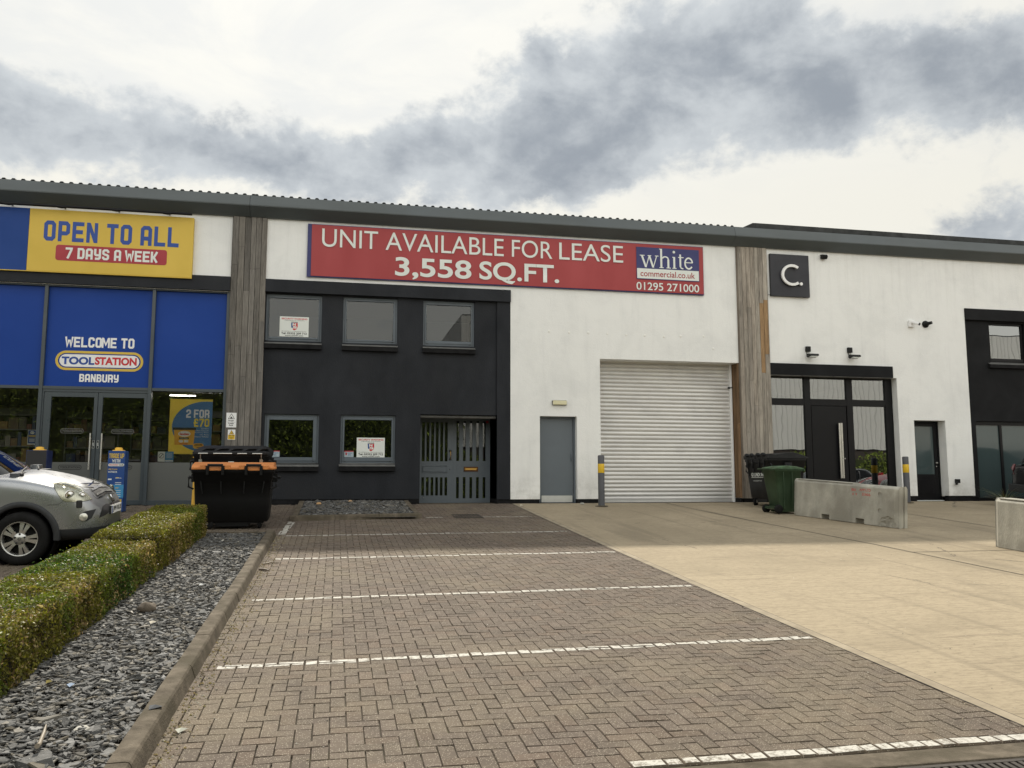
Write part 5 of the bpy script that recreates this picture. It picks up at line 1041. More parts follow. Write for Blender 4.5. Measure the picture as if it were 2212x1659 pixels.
stand('blue advertising sleeve on a yellow post by the shop doors reading TRADE UP WITH', -4.63, -4.30, -1.55, -1.25, M['display_blue'], cap1); stand('dark advertising sleeve on a yellow post partly behind the silver car', -6.17, -5.78, -1.6, -1.25, M['navy'], cap2)
t = thing('yellow_post', 'plain yellow post standing behind the bins near the shop window', 'bollard', (-2.74, -2.05, gz(-2.05))); mb = MB(); mb.lathe([(0, 1.28), (.05, 1.279), (.075, 1.265), (.08, 1.225), (.135, 1.215), (.145, 1.19), (.145, 1.165)], (0, 0, 0), 'z', 28); mb.build('cap', M['yellow_plastic'], t); mb = MB(); loft(mb, [(0, .13, .13, 0, 0), (1.165, .105, .105, 0, 0)], .05); mb.build('sleeve', M['yellow_plastic'], t)
# --- drain gratings
def grating(label, x0, x1, y0, y1, n, slant=.5):
    mb = MB(); zc = gz((y0 + y1) / 2); 
    mb.box(x0, x1, y0, y0 + .03, -.02, .006); mb.box(x0, x1, y1 - .03, y1, -.02, .006); mb.box(x0, x0 + .03, y0 + .03, y1 - .03, -.02, .006); mb.box(x1 - .03, x1, y0 + .03, y1 - .03, -.02, .006)
    for k in range(n): u = x0 + .03 + (x1 - x0 - .06) * (k + .2) / n; d_ = (x1 - x0) / n * .55; sh_ = slant * (x1 - x0) / n; mb.prism([(u, y0 + .03), (u + d_, y0 + .03), (min(x1 - .03, u + d_ + sh_), y1 - .03), (min(x1 - .035, u + sh_), y1 - .03)], -.02, .004, axis='z')
    xm, ym = (x0 + x1) / 2, (y0 + y1) / 2; mb.v = [(a_, b_, gz(b_) + c + .004) for a_, b_, c in mb.v]; t = thing('drain_grating', label, 'drain', (xm, ym, zc)); mb.build('grating', M['iron'], t); m2 = MB(); m2.quad(*[(a_, b_, gz(b_) - .012) for a_, b_ in ((x0 + .01, y0 + .01), (x1 - .01, y0 + .01), (x1 - .01, y1 - .01), (x0 + .01, y1 - .01))]); m2.build('pit', M['ink'], t, fix=False); adopt(t)
grating('rusty drain grating in the block paving in front of the grey louvred entrance', 2.43, 3.01, -3.12, -2.42, 9)
grating('iron gully grating at the road edge in the bottom right corner', 3.0, 4.1, -16.62, -16.27, 22)

# ------------------------------------------------------------------ cars
def car_paint(name, col, metal, rough): return mat(name, col, rough, metal=metal, coat=.05 if rough > .32 else .3, spec=.4, var=.03, vscale=1.5)
M['headlamp'] = glass_mat('headlamp_lens', (.93, .93, .88), 1.5, 0); M['lamp_silver'] = mat('lamp_silver', (.74, .73, .66), .25, metal=.55, var=.12, vscale=18)
M['car_glass'] = glass_mat('car_glass', (.05, .06, .065), 1.5, 0)
M['trim'] = mat('trim_plastic', (.022, .024, .027), .55, var=.15, vscale=5); M['alloy'] = mat('alloy', (.52, .52, .50), .3, metal=.8, var=.06, vscale=8)
ST = [(-3.62, .72, .50, .98, 1.02), (-3.5, .84, .38, 1.04, 1.08), (-3.0, .885, .30, 1.10, 1.13), (-2.0, .895, .27, 1.12, 1.15), (-1.0, .895, .27, 1.12, 1.16), (-.3, .895, .27, 1.118, 1.20), (-.05, .893, .27, 1.095, 1.185), (.2, .888, .27, 1.05, 1.13),
      (.42, .880, .27, .995, 1.07), (.60, .852, .275, .935, 1.01), (.745, .795, .28, .865, .945), (.85, .715, .285, .785, .855), (.925, .60, .30, .70, .765), (.968, .47, .33, .645, .69), (.99, .30, .38, .605, .63)]
ST = [(x if x < .6 else .6 + (x - .6) * .83, *q) for x, *q in ST]
def car(label, loc, rot, paint, detail=True):
    t = tag(empty('parked_car', loc, rot), label, 'car')
    mb = MB(); rings = []
    for X_, w_, zb, zs, zt in ST:
        dz = zt - zs; zl = max(zb + .05, min(.46, zs - .1))
        half = [(0, zb), (.60 * w_, zb), (.90 * w_, zb + .03), (.985 * w_, (zb + zl) / 2), (w_, zl), (w_ * .998, zl + .012), (w_, (zl + zs) / 2 + .02), (w_ * .985, zs - .09), (w_ * .955, zs - .025), (w_ * .895, zs + dz * .10), (w_ * .76, zs + dz * .40), (w_ * .45, zt - dz * .12), (0, zt)]
        rings.append([(X_, -u, v) for u, v in half] + [(X_, u, v) for u, v in half[-2:0:-1]])
    K = len(rings[0]); vs = [p for r_ in rings for p in r_]
    mb.add(vs, [(i * K + k, i * K + (k + 1) % K, (i + 1) * K + (k + 1) % K, (i + 1) * K + k) for i in range(len(ST) - 1) for k in range(K)] + [list(range(K)), list(range((len(ST) - 1) * K, len(ST) * K))[::-1]], smooth=True)
    body = mb.build('body', paint, None); md = body.modifiers.new('s', 'SUBSURF'); md.levels = md.render_levels = 2
    dg = bpy.context.evaluated_depsgraph_get(); dg.update(); me = bpy.data.meshes.new_from_object(body.evaluated_get(dg)); body.modifiers.clear(); body.data = me
    me.materials.append(M['trim'])
    for p in me.polygons:
        c = p.center
        if c.z < .455 or (c.x > .80 and c.z < .45): p.material_index = 1
    bv = BVHTree.FromPolygons([v.co.copy() for v in me.vertices], [tuple(p.vertices) for p in me.polygons])
    c = MB()
    for ax in (0, -2.62): c.lathe([(0, -1.2), (.405, -1.2), (.405, -.58), (0, -.58)], (ax, 0, .35), 'y', 40, smooth=False); c.lathe([(0, .58), (.405, .58), (.405, 1.2), (0, 1.2)], (ax, 0, .35), 'y', 40, smooth=False)
    bool_cut(body, c.build('cutter', None)); body.parent = t
    body.data.polygons.foreach_set('use_smooth', [True] * len(body.data.polygons))
    for ax in (0, -2.62):                                    # wheels, wells and arch mouldings
        for sy_ in (-1, 1):
            yo = sy_ * .905
            w_ = empty('wheel', (ax, 0, 0)); w_.parent = t
            mb = MB(); mb.lathe([(.215, .0), (.225, -.012), (.27, -.022), (.315, -.016), (.335, .01), (.345, .05), (.345, .17), (.33, .215), (.22, .22), (.215, 0)], (0, yo if sy_ < 0 else yo - .22, .345), 'y', 40)
            mb.build('tyre', M['rubber'], w_)
            ys_ = -1 if sy_ < 0 else 1; f = yo
            mb = MB(); mb.lathe([(.232, f + ys_ * -.002), (.228, f + ys_ * .010), (.212, f + ys_ * .008), (.205, f - ys_ * .02), (.20, f - ys_ * .15)], (0, 0, .345), 'y', 40)
            for k in range(10):
                a_ = R(18 + 36 * k + (7 if k % 2 else -7)); ca, sa = math.cos(a_), math.sin(a_); q = lambda r_, u: (r_ * ca - u * sa, r_ * sa + u * ca + .345)
                A = [q(.05, -.022), q(.12, -.018), q(.212, -.028), q(.212, .028), q(.12, .018), q(.05, .022)]
                vs = []; 
                for (u, v), dp in zip(A, (.0, .004, -.004, -.004, .004, .0)): vs.append((u, f + ys_ * dp - ys_ * .004, v))
                vs += [(u, f - ys_ * .035, v) for u, v in A]; mb.add(vs, [list(range(6)), list(range(6, 12))[::-1]] + [(i, 6 + i, 6 + (i + 1) % 6, (i + 1) % 6) for i in range(6)])
            mb.lathe([(0, f - ys_ * .0), (.075, f - ys_ * .002), (.085, f - ys_ * .03)], (0, 0, .345), 'y', 20); mb.build('rim', M['alloy'], w_)
            mb = MB(); mb.lathe([(0, f - ys_ * .06), (.15, f - ys_ * .06), (.205, f - ys_ * .09)], (0, 0, .345), 'y', 24); mb.build('brake_disc', M['rubber'], w_)
            mb = MB(); [mb.lathe([(0, f + ys_ * .004), (.013, f + ys_ * .003), (.014, f - ys_ * .02)], (.062 * math.cos(R(90 + 72 * k)), 0, .345 + .062 * math.sin(R(90 + 72 * k))), 'y', 8) for k in range(5)]; mb.build('wheel_nut', M['ink'], w_)
            mb = MB(); ring_panel(mb, -.021, .021, .324, .366, .02, .003, f + ys_ * .003)
            for xa in (-.011, .008): mb.panel(xa, xa + .004, .333, .357, f + ys_ * .003)
            mb.panel(-.008, .009, .344, .348, f + ys_ * .0034); mb.build('wheel_badge', M['ink'], w_, fix=False)
            mb = MB(); n_ = 30; vs = []
            for k in range(n_ + 1):
                a_ = R(-4 + 188 * k / n_); bulge = min(1, max(0, (abs(math.cos(a_)) - .86) / .14))
                for r_, dy in ((.398, -.06), (.398, .004), (.418, .012), (.458, .012 - .004 * bulge), (.474, -.004), (.474, -.05)): vs.append((ax * 0 + r_ * math.cos(a_), sy_ * (.894 + dy), .35 + r_ * math.sin(a_)))
            mb.add(vs, [(i * 6 + k, i * 6 + k + 1, (i + 1) * 6 + k + 1, (i + 1) * 6 + k) for i in range(n_) for k in range(5)], smooth=True); o = mb.build('arch_moulding', M['trim'], t); o.location = (ax, 0, 0)
            mb = MB(); mb.lathe([(.40, sy_ * .86), (.402, sy_ * .56), (0, sy_ * .56)], (0, 0, .35), 'y', 30); o = mb.build('wheel_well', M['rubber'], t); o.location = (ax, 0, 0)
    # cabin
    DX = -.30
    G = [(1.10, .14 + DX, -3.54, .815), (1.24, -.06 + DX, -3.46, .775), (1.42, -.34 + DX, -3.34, .715), (1.57, -.60 + DX, -3.2, .655), (1.635, -.80 + DX, -3.05, .60), (1.665, -1.05 + DX, -2.9, .52)]
    mb = MB(); loft(mb, [(z_, (f_ - r_) / 2, w_, (f_ + r_) / 2, 0) for z_, f_, r_, w_ in G[:5]], .5, 9, cap=False); mb.build('glazing', M['car_glass'], t)
    mb = MB(); loft(mb, [(z_ - .07 * (k_ == 0), (f_ - r_) / 2 + .004, w_ + .004, (f_ + r_) / 2, 0) for k_, (z_, f_, r_, w_) in enumerate(G[3:])], .5, 9); mb.build('roof', paint, t)
    for sy_ in (-1, 1):
        mb = MB(); mb.tube([(-.16 + DX, sy_ * .785, 1.08), (-.36 + DX, sy_ * .735, 1.24), (-.64 + DX, sy_ * .675, 1.42), (-.90 + DX, sy_ * .615, 1.58)], .030, 8); mb.build('pillar', M['ink'] if detail else paint, t)
        for xb in (-1.45, -2.45, -3.1): mb = MB(); mb.tube([(xb, sy_ * .815, 1.10), (xb - .02, sy_ * .72, 1.42), (xb - .04, sy_ * .64, 1.58)], .034, 8); mb.build('pillar', M['ink'] if detail else paint, t)
    mb = MB(); mb.box(-3.2, -.3, -.66, .66, .55, 1.09); [mb.box(xa, xa + .16, ya, ya + .46, 1.0, 1.42) for xa in (-1.3, -2.3) for ya in (-.6, .14)]; mb.box(-.85, -.6, -.55, .55, 1.02, 1.12); mb.build('interior', M['rubber'], t)
    for sy_ in (-1, 1):
        mb = MB(); loft(mb, [(1.06, .05, .09, -.42, sy_ * .98), (1.12, .07, .11, -.42, sy_ * .99), (1.22, .06, .10, -.43, sy_ * .98)], .04); mb.tube([(-.40, sy_ * .84, 1.08), (-.42, sy_ * .95, 1.10)], .025, 8); mb.build('mirror', paint, t)
        mb = MB(); mb.tube([(-3.585, sy_ * .68, .80), (-3.57, sy_ * .71, .95), (-3.50, sy_ * .735, 1.06)], [.04, .05, .035], 10); mb.build('tail_light', M['tail'] if 'tail' in M else M['tool_red'], t)
    mb = MB(); mb.box(-3.66, -3.56, -.78, .78, .36, .56); mb.build('rear_bumper', M['trim'], t, bevel=.02); mb = MB(); mb.box(-3.655, -3.645, -.26, .26, .72, .83); mb.build('number_plate', M['sign_yellow'], t)
    # outlines laid over the skin of the nose; drawn in a view from the right front, 18.5 degrees off the side
    th = R(-18.5); d = Vector((math.sin(th), math.cos(th), 0)); e = Vector((math.cos(th), -math.sin(th), 0)); S_ = .00085; T_ = .00098
    o0 = e * (Vector((0, -.905, 0)).dot(e))
    def P(zx, zy, off=.004):
        s = (zx - 245) * S_; h = .345 + (1200 - zy) * T_; p = o0 + e * s + Vector((0, 0, h)); hit = bv.ray_cast(p - d * 6, d)
        if hit[0] is None: return None
        return hit[0] + hit[1].normalized() * (off if hit[1].dot(d) < 0 else -off)
    def resample(c, n):
        c = [Vector(q) for q in c]; L = [0]
        for a_, b_ in zip(c[:-1], c[1:]): L.append(L[-1] + (b_ - a_).length)
        out = []
        for k in range(n + 1):
            u = L[-1] * k / n; i = max(j for j in range(len(L)) if L[j] <= u + 1e-9); i = min(i, len(c) - 2); f_ = (u - L[i]) / max(1e-9, L[i + 1] - L[i]); out.append(c[i].lerp(c[i + 1], min(1, f_)))
        return out
    def patch(name, top, bot, m_, off=.004, nu=18, nv=8, parent=None, both=True, dome=0.0):
        T, B = resample(top, nu), resample(bot, nu); obs = []
        pts = [[P(*(T[i].lerp(B[i], j / nv)), off + dome * math.sin(math.pi * j / nv) * math.sin(math.pi * i / nu)) for j in range(nv + 1)] for i in range(nu + 1)]
        for sg in ((1, -1) if both else (1,)):
            mb = MB(); idx = {}
            for i in range(nu + 1):
                for j in range(nv + 1):
                    if pts[i][j] is not None: q = pts[i][j]; idx[i, j] = len(mb.v); mb.v.append((q.x, q.y * sg, q.z))
            for i in range(nu):
                for j in range(nv):
                    q = [(i, j), (i + 1, j), (i + 1, j + 1), (i, j + 1)]
                    if all(k in idx for k in q): mb.f.append([idx[k] for k in q]); mb.c.append(None); mb.smooth.append(True)
            obs.append(mb.build(name, m_, parent or t))
        return obs
    def line(pts, wd, m_, off=.0025, name='shut_line'):
        N_ = max(8, len(pts) * 5); A = resample([(q[0], q[1] - wd / 2) for q in pts], N_); B = resample([(q[0], q[1] + wd / 2) for q in pts], N_); patch(name, [tuple(q) for q in A], [tuple(q) for q in B], m_, off, N_, 1)
    hl_t = [(668, 484), (760, 478), (870, 488), (980, 522), (1060, 562), (1130, 622), (1180, 668), (1214, 706)]; hl_b = [(668, 484), (690, 545), (740, 625), (790, 690), (835, 714), (950, 722), (1100, 720), (1214, 706)]
    sh_ = lambda c, k: [(945 + (x - 945) * k, 615 + (y - 615) * k) for x, y in c]
    rim = patch('headlight_surround', sh_(hl_t, 1.03), sh_(hl_b, 1.04), M['ink'], .003); hs = patch('headlight', hl_t, hl_b, M['lamp_silver'], .007, 26, 12)
    for sg, hd in zip((1, -1), hs):
        for cx_, cy_, r_ in ((893, 628, .056), (1065, 650, .046)):
            q = P(cx_, cy_, .008)
            if q is None: continue
            mb = MB(); mb.lathe([(r_ * 1.08, .0), (r_ * 1.0, -.016), (r_ * .92, -.010), (r_ * .55, -.022), (0, -.027)], (0, 0, 0), 'y', 24); o = mb.build('reflector', M['chrome'], hd); o.location = (q.x, q.y * sg, q.z); o.rotation_euler = (0, 0, R(38) * sg if sg > 0 else R(180 - 38))
    patch('headlight_glass', hl_t, hl_b, M['headamp'] if 'headamp' in M else M['headlamp'], .012, 26, 12, dome=.016)
    # grille, bars, badge
    patch('grille', [(1178, 552), (1290, 520), (1400, 500), (1425, 505)], [(1330, 706), (1400, 695), (1455, 680), (1480, 672)], M['ink'], .003, 18, 10)
    for a_, b_ in (((1178, 553), (1425, 500)),): line([a_, (1300, 520), b_], 12, M['chrome'], .008, 'grille_bar')
    line([(1225, 602), (1300, 588), (1440, 565)], 26, M['alloy'], .014, 'grille_bar'); line([(1290, 664), (1370, 650), (1460, 632)], 26, M['alloy'], .014, 'grille_bar'); line([(1325, 704), (1400, 694), (1490, 668)], 15, M['chrome'], .008, 'grille_bar')
    q = bv.ray_cast(Vector((3, 0, .79)), Vector((-1, 0, 0)))[0]
    if q is not None:
        mb = MB(); 
        for sy_ in (-1, 1): mb.prism([(sy_ * .012, -.005), (sy_ * .05, .058), (sy_ * .075, .058), (sy_ * .045, -.058), (sy_ * .026, -.058)], .0, .022, axis='x')
        mb.box(0, .02, -.03, .03, -.01, .012); o = mb.build('badge', M['chrome'], t, bevel=.003); o.location = (q.x + .015, 0, q.z); o.rotation_euler = (0, R(-32), 0)
    # lower intake, fog lamps, plate, washer, shut lines
    patch('lower_intake', [(1385, 818), (1440, 800), (1500, 806), (1560, 800)], [(1330, 965), (1420, 945), (1520, 910), (1575, 890)], M['ink'], .003, 14, 6)
    line([(1350, 905), (1450, 882), (1560, 855)], 9, M['trim'], .010, 'intake_bar'); line([(1342, 935), (1440, 915), (1560, 880)], 7, M['trim'], .010, 'intake_bar')
    patch('fog_recess', [(1050, 905), (1090, 866), (1150, 850), (1280, 838)], [(1050, 940), (1085, 985), (1140, 992), (1215, 955)], M['trim'], .0025, 14, 6)
    for sg in (1, -1):
        q = P(1095, 930, .004)
        if q is not None: mb = MB(); mb.lathe([(.052, .02), (.052, -.012), (.046, -.016), (0, -.022)], (0, 0, 0), 'y', 24); o = mb.build('fog_light', M['lamp_silver'], t); o.location = (q.x, q.y * sg, q.z); o.rotation_euler = (0, 0, R(25) if sg > 0 else R(155))
        q = P(1030, 755, .0)
        if q is not None: mb = MB(); mb.box(-.035, .035, -.03, .02, -.05, .05); o = mb.build('headlight_washer', M['ink'], t, bevel=.014); o.location = (q.x, q.y * sg, q.z); o.rotation_euler = (0, 0, R(30) * sg)
    mb = MB(); mb.box(.915, .942, -.27, .27, .595, .715); mb.build('plate_holder', M['trim'], t, bevel=.006); mb = MB(); mb.box(.9425, .947, -.26, .26, .60, .71); npl = mb.build('number_plate', M['white_paint'], t)
    if detail:
        me_ = text_mesh('J99 RLE', .035); v = np.zeros(len(me_.vertices) * 3); me_.vertices.foreach_get('co', v); v = v.reshape(-1, 3); lo, hi = v.min(0), v.max(0)
        qv = np.stack([np.full(len(v), .9482), -.195 + (v[:, 0] - lo[0]) / (hi[0] - lo[0]) * .435, .615 + (v[:, 1] - lo[1]) / (hi[1] - lo[1]) * .08], 1); me_.vertices.foreach_set('co', qv.ravel()); me_.materials.clear(); me_.materials.append(M['ink']); o = bpy.data.objects.new('plate_lettering', me_); COL.objects.link(o); o.parent = npl
        mb = MB(); mb.quad((.9478, -.255, .602), (.9478, -.215, .602), (.9478, -.215, .708), (.9478, -.255, .708)); mb.build('plate_band', M['letter_blue'], npl, fix=False)
        line([(600, 757), (700, 757), (760, 742), (805, 712)], 6, M['ink']); line([(965, 508), (1060, 545), (1130, 588), (1205, 590)], 6, M['ink']); line([(1205, 590), (1240, 660), (1290, 705), (1330, 712)], 5, M['ink'])
        mb = MB(); mb.tube([(-.12, -.60, 1.155), (-.20, -.30, 1.195), (-.26, .05, 1.225)], .012, 6); mb.tube([(-.12, .10, 1.195), (-.22, .38, 1.20), (-.30, .66, 1.20)], .012, 6); mb.tube([(-.09, -.62, 1.15), (-.13, -.58, 1.16)], .022, 8); mb.build('wiper', M['ink'], t)
        mb = MB(); loft(mb, [(1.12, .06, .72, -.16, 0), (1.178, .05, .70, -.18, 0)], .05); mb.build('scuttle', M['trim'], t)
    return t
M['tail'] = mat('tail_red', (.09, .008, .01), .15, coat=.6)
car('silver off-road estate car parked nose to the box hedge', (-3.985, -7.42, gz(-7.42)), (math.atan(.0626), 0, 0), car_paint('silver_paint', (.36, .372, .39), .75, .29))
car('black car with a red tail light cut off by the right edge of the picture', (20.98, -1.85, gz(-1.85)), (math.atan(.068), 0, R(2)), car_paint('black_paint', (.012, .012, .014), .2, .3), detail=False)

car('red car parked beyond the right edge, seen reflected in the black entrance glass', (19.35, -6.2, gz(-6.2)), (math.atan(.06), 0, R(180)), car_paint('red_paint', (.42, .015, .015), .1, .3), detail=False)
car('dark grey car parked beyond the right edge, seen reflected left of the black door', (17.5, -9.5, gz(-9.5)), (math.atan(.055), 0, R(180)), car_paint('charcoal_paint', (.03, .032, .036), .3, .3), detail=False)
# ------------------------------------------------------------------ clipped box hedge
def leaf_mat():
    m, n, b = new_mat('hedge_leaf'); at = n.n('ShaderNodeAttribute', attribute_name='col').outputs['Color']; n.L.new(at, b.inputs['Base Color']); b.inputs['Roughness'].default_value = .45; b.inputs['Specular IOR Level'].default_value = .2
    tr = n.n('ShaderNodeBsdfTranslucent'); n.L.new(n.mix(1.0, at, (1.5, 1.6, .8), 'MULTIPLY'), tr.inputs[0]); mx = n.n('ShaderNodeMixShader'); mx.inputs[0].default_value = .30; n.L.new(b.outputs[0], mx.inputs[1]); n.L.new(tr.outputs[0], mx.inputs[2])
    o = [q for q in n.t.nodes if q.type == 'OUTPUT_MATERIAL'][0]; n.L.new(mx.outputs[0], o.inputs[0]); return m
M['leaf'] = leaf_mat()
def vnoise(p, f, ph=0.0):
    x, y, z = p[:, 0] * f, p[:, 1] * f, p[:, 2] * f
    return (np.sin(x * 1.7 + 1.3 * np.sin(y * 1.1 + ph) + ph) + np.sin(y * 2.1 + 1.2 * np.sin(z * 1.9 + x * .7) + 2 * ph) + np.sin(z * 2.3 + 1.4 * np.sin(x * 1.3 - y * .9) + 3 * ph)) / 3
def leaves(name, pos, nrm, size, col, m, parent=None, spread=.9, seed=1):
    r = np.random.default_rng(seed); n = len(pos)
    nn = nrm + r.normal(0, spread, (n, 3)); nn /= np.linalg.norm(nn, axis=1, keepdims=True)
    t = np.cross(nn, r.normal(0, 1, (n, 3))); t /= np.linalg.norm(t, axis=1, keepdims=True); b = np.cross(nn, t); s = size * r.lognormal(0, .25, n)
    s = s[:, None]; V = np.stack([pos - t * s, pos - b * s * .5 + nn * s * .12, pos + t * s, pos + b * s * .5 + nn * s * .12], 1).reshape(-1, 3)
    me = bpy.data.meshes.new(name); me.vertices.add(4 * n); me.vertices.foreach_set('co', V.ravel()); me.loops.add(4 * n); me.loops.foreach_set('vertex_index', np.arange(4 * n)); me.polygons.add(n); me.polygons.foreach_set('loop_start', np.arange(n) * 4)
    me.update(calc_edges=True); at = me.color_attributes.new('col', 'FLOAT_COLOR', 'CORNER'); at.data.foreach_set('color', np.repeat(np.concatenate([col, np.ones((n, 1))], 1), 4, 0).ravel()); me.materials.append(m)
    o = bpy.data.objects.new(name, me); COL.objects.link(o)
    if parent: o.parent = parent
    return o
def hedge(label, x0, x1, y0, y1, h, dens, seed, olive, size=.0125):
    r = np.random.default_rng(seed); L_, W_ = y1 - y0, x1 - x0; cx, cy = (x0 + x1) / 2, (y0 + y1) / 2
    t = thing('box_hedge', label, 'hedge', (cx, y0, gz(y0)), group='clipped box hedges along the slate bed')
    areas = [('top', W_ * L_, 1.15), ('right', L_ * h, 1.25), ('left', L_ * h, .5), ('near', W_ * h, 1.1), ('far', W_ * h, .8)]; P_, N_ = [], []
    for nm, ar, k in areas:
        n = int(ar * dens * k); u, v = r.random(n), r.random(n); dpt = r.exponential(.028, n).clip(0, .12)
        if nm == 'top': p = np.stack([x0 + u * W_, y0 + v * L_, h - dpt], 1); q = np.tile([0, 0, 1.0], (n, 1))
        elif nm in ('right', 'left'): sg = 1 if nm == 'right' else -1; p = np.stack([(x1 if sg > 0 else x0) - sg * dpt, y0 + u * L_, .02 + v * (h - .02)], 1); q = np.tile([sg * 1.0, 0, .15], (n, 1))
        else: sg = -1 if nm == 'near' else 1; p = np.stack([x0 + u * W_, (y0 if sg < 0 else y1) - sg * dpt, .02 + v * (h - .02)], 1); q = np.tile([0, sg * 1.0, .15], (n, 1))
        P_.append(p); N_.append(q)
    p = np.concatenate(P_); q = np.concatenate(N_); n = len(p)
    bump = vnoise(p, 5.0, seed) * .030 + vnoise(p, 13.0, seed + 1) * .016 + vnoise(p, 31.0, seed + 2) * .010
    p = p + q * bump[:, None]; 
    e = .07                                                     # rounded shoulders
    k = (np.maximum(0, p[:, 2] - (h - e)) / e).clip(0, 1.3); p[:, 0] -= np.sign(p[:, 0] - cx) * k ** 2 * .035 * (np.abs(p[:, 0] - cx) > W_ * .35)
    sp = r.random(n) < .012; p[sp] += q[sp] * r.uniform(.01, .055, (sp.sum(), 1))
    patchy = vnoise(p, 1.6, seed * 1.7) + .35 * vnoise(p, 6.0, 2.2) + olive
    base = np.where((patchy > .15)[:, None], np.array([.150, .140, .023]), np.array([.108, .134, .018])); base = np.where((patchy < -.35)[:, None], np.array([.06, .11, .016]), base)
    base = base * r.lognormal(0, .32, (n, 1)); tip = r.random(n); young = (tip < .10) & (q[:, 2] > .5); base[young] = np.array([.20, .22, .035]) * r.lognormal(0, .2, (young.sum(), 1))
    right = (q[:, 0] > .5) | (q[:, 2] > .5) & (p[:, 0] > x1 - .14); dryf = vnoise(p, 2.3, seed + 5.0) + .5 * vnoise(p, 9.0, seed + 3.3) + olive * .6
    dry = r.random(n) < np.where(right, (.09 + .50 * np.maximum(0, dryf - .13)), .035 + .22 * np.maximum(0, dryf - .25)).clip(0, .75)
    dc = np.array([[.40, .29, .14], [.30, .205, .10], [.20, .13, .06], [.46, .36, .20]])[r.integers(0, 4, n)] * r.lognormal(0, .2, (n, 1)); base[dry] = dc[dry]
    brown = r.random(n) < .07; base[brown] = np.array([.07, .05, .022]) * r.lognormal(0, .3, (brown.sum(), 1))
    keep = ~((q[:, 0] > .5) & (vnoise(p, 4.2, seed + 9.0) + .4 * vnoise(p, 15.0, 1.0) > .55) & (r.random(n) < .72)); p, q, base = p[keep], q[keep], base[keep]
    p[:, 2] += gzv(p[:, 1]); p -= np.array([cx, y0, gz(y0)])
    leaves('foliage', p, q, size, base, M['leaf'], t, .75, seed)
    mb = MB(); K = max(2, int(L_ / .5))
    for i in range(K):
        a_, b_ = y0 + .07 + (L_ - .14) * i / K, y0 + .07 + (L_ - .14) * (i + 1) / K; za, zb = gz(a_) - gz(y0), gz(b_) - gz(y0); xx0, xx1 = x0 + .085 - cx, x1 - .085 - cx
        mb.add([(xx0, a_ - y0, za - .05), (xx1, a_ - y0, za - .05), (xx1, b_ - y0, zb - .05), (xx0, b_ - y0, zb - .05), (xx0, a_ - y0, za + h - .085), (xx1, a_ - y0, za + h - .085), (xx1, b_ - y0, zb + h - .085), (xx0, b_ - y0, zb + h - .085)], [(4, 5, 6, 7), (0, 1, 5, 4), (1, 2, 6, 5), (2, 3, 7, 6), (3, 0, 4, 7)])
    mb.build('twiggy_core', mat('twig_core', (.030, .024, .013), .95), t)
    mb = MB()
    for i in range(int(L_ * 5)):
        yy_ = random.uniform(.1, L_ - .1); xx_ = random.uniform(x0 + .15, x1 - .05) - cx; g_ = gz(y0 + yy_) - gz(y0)
        mb.tube([(xx_, yy_, g_), (xx_ + random.uniform(-.03, .08), yy_ + random.uniform(-.05, .05), g_ + h * .55)], .008, 5, smooth=False)
    mb.build('stem', mat('hedge_stem', (.06, .045, .03), .9), t); return t
hedge('lower green box hedge in the left foreground beside the slate chippings', -2.86, -2.06, -17.2, -9.72, .475, 6400, 11, -.15)
hedge('taller olive box hedge with straw coloured tips at the far end, beside the car nose', -2.86, -2.04, -9.40, -5.72, .545, 6200, 23, .32)

# ------------------------------------------------------------------ small things lying about
t = thing('stone', 'brown rounded stone lying on the slate chippings beside the hedge', 'stone', (-1.72, -11.75, gz(-11.75) + .06)); bm = bmesh.new(); bmesh.ops.create_icosphere(bm, subdivisions=3, radius=.075)
for v in bm.verts: v.co = Vector((v.co.x * 1.15, v.co.y * .9, v.co.z * .8)) * (1 + .12 * math.sin(v.co.x * 60 + v.co.y * 47) * math.cos(v.co.z * 55))
me = bpy.data.meshes.new('stone'); bm.to_mesh(me); bm.free(); me.polygons.foreach_set('use_smooth', [True] * len(me.polygons)); me.materials.append(mat('stone_brown', (.13, .105, .08), .9, var=.35, vscale=20, bump=.6)); o = bpy.data.objects.new('rock', me); COL.objects.link(o); o.parent = t; o.location = (0, 0, .03)
def scrap(label, x, y, z, s, c, cat='litter', name='litter', rz=0.0):
    mb = MB(); mb.add([(-s, -s * .5, 0), (s * .9, -s * .6, .012), (s, s * .5, .004), (-s * .8, s * .55, .016), (0, 0, .022)], [(0, 1, 4), (1, 2, 4), (2, 3, 4), (3, 0, 4)], c); o = mb.build(name, M['attr'], fix=False); o.location = (x, y, z); o.rotation_euler = (0, 0, rz); return tag(o, label, cat)
scrap('white scrap of paper on the slate chippings nearer the kerb than the hedge', -1.42, -10.46, gz(-10.46) + .072, .030, (.75, .75, .73)); scrap('cream scrap of paper with a brown mark among the slate chippings', -1.56, -12.32, gz(-12.3) + .072, .032, (.62, .56, .44), rz=.8)
scrap('small white scrap beside the brown stone on the slate', -1.84, -11.85, gz(-11.85) + .072, .025, (.6, .56, .5), rz=2); scrap('pale blue torn wrapper on the slate chippings by the hedge', -1.70, -14.2, gz(-14.2) + .072, .026, (.42, .52, .68), rz=1.2)
scrap('yellow wrapper scrap on the slate chippings by the hedge foot', -1.86, -14.1, gz(-14.1) + .072, .022, (.42, .34, .1), rz=.3); scrap('pale narrow leaf on the paving by the near end of the kerb', -.86, -15.02, gz(-15.02) + .006, .035, (.5, .5, .42), 'leaf', 'fallen_leaf', rz=.9)
scrap('loose slate flake lying on top of the long kerb', -1.035, -14.88, gz(-14.88) + .104, .04, (.07, .075, .085), 'slate', 'slate_flake', .3)
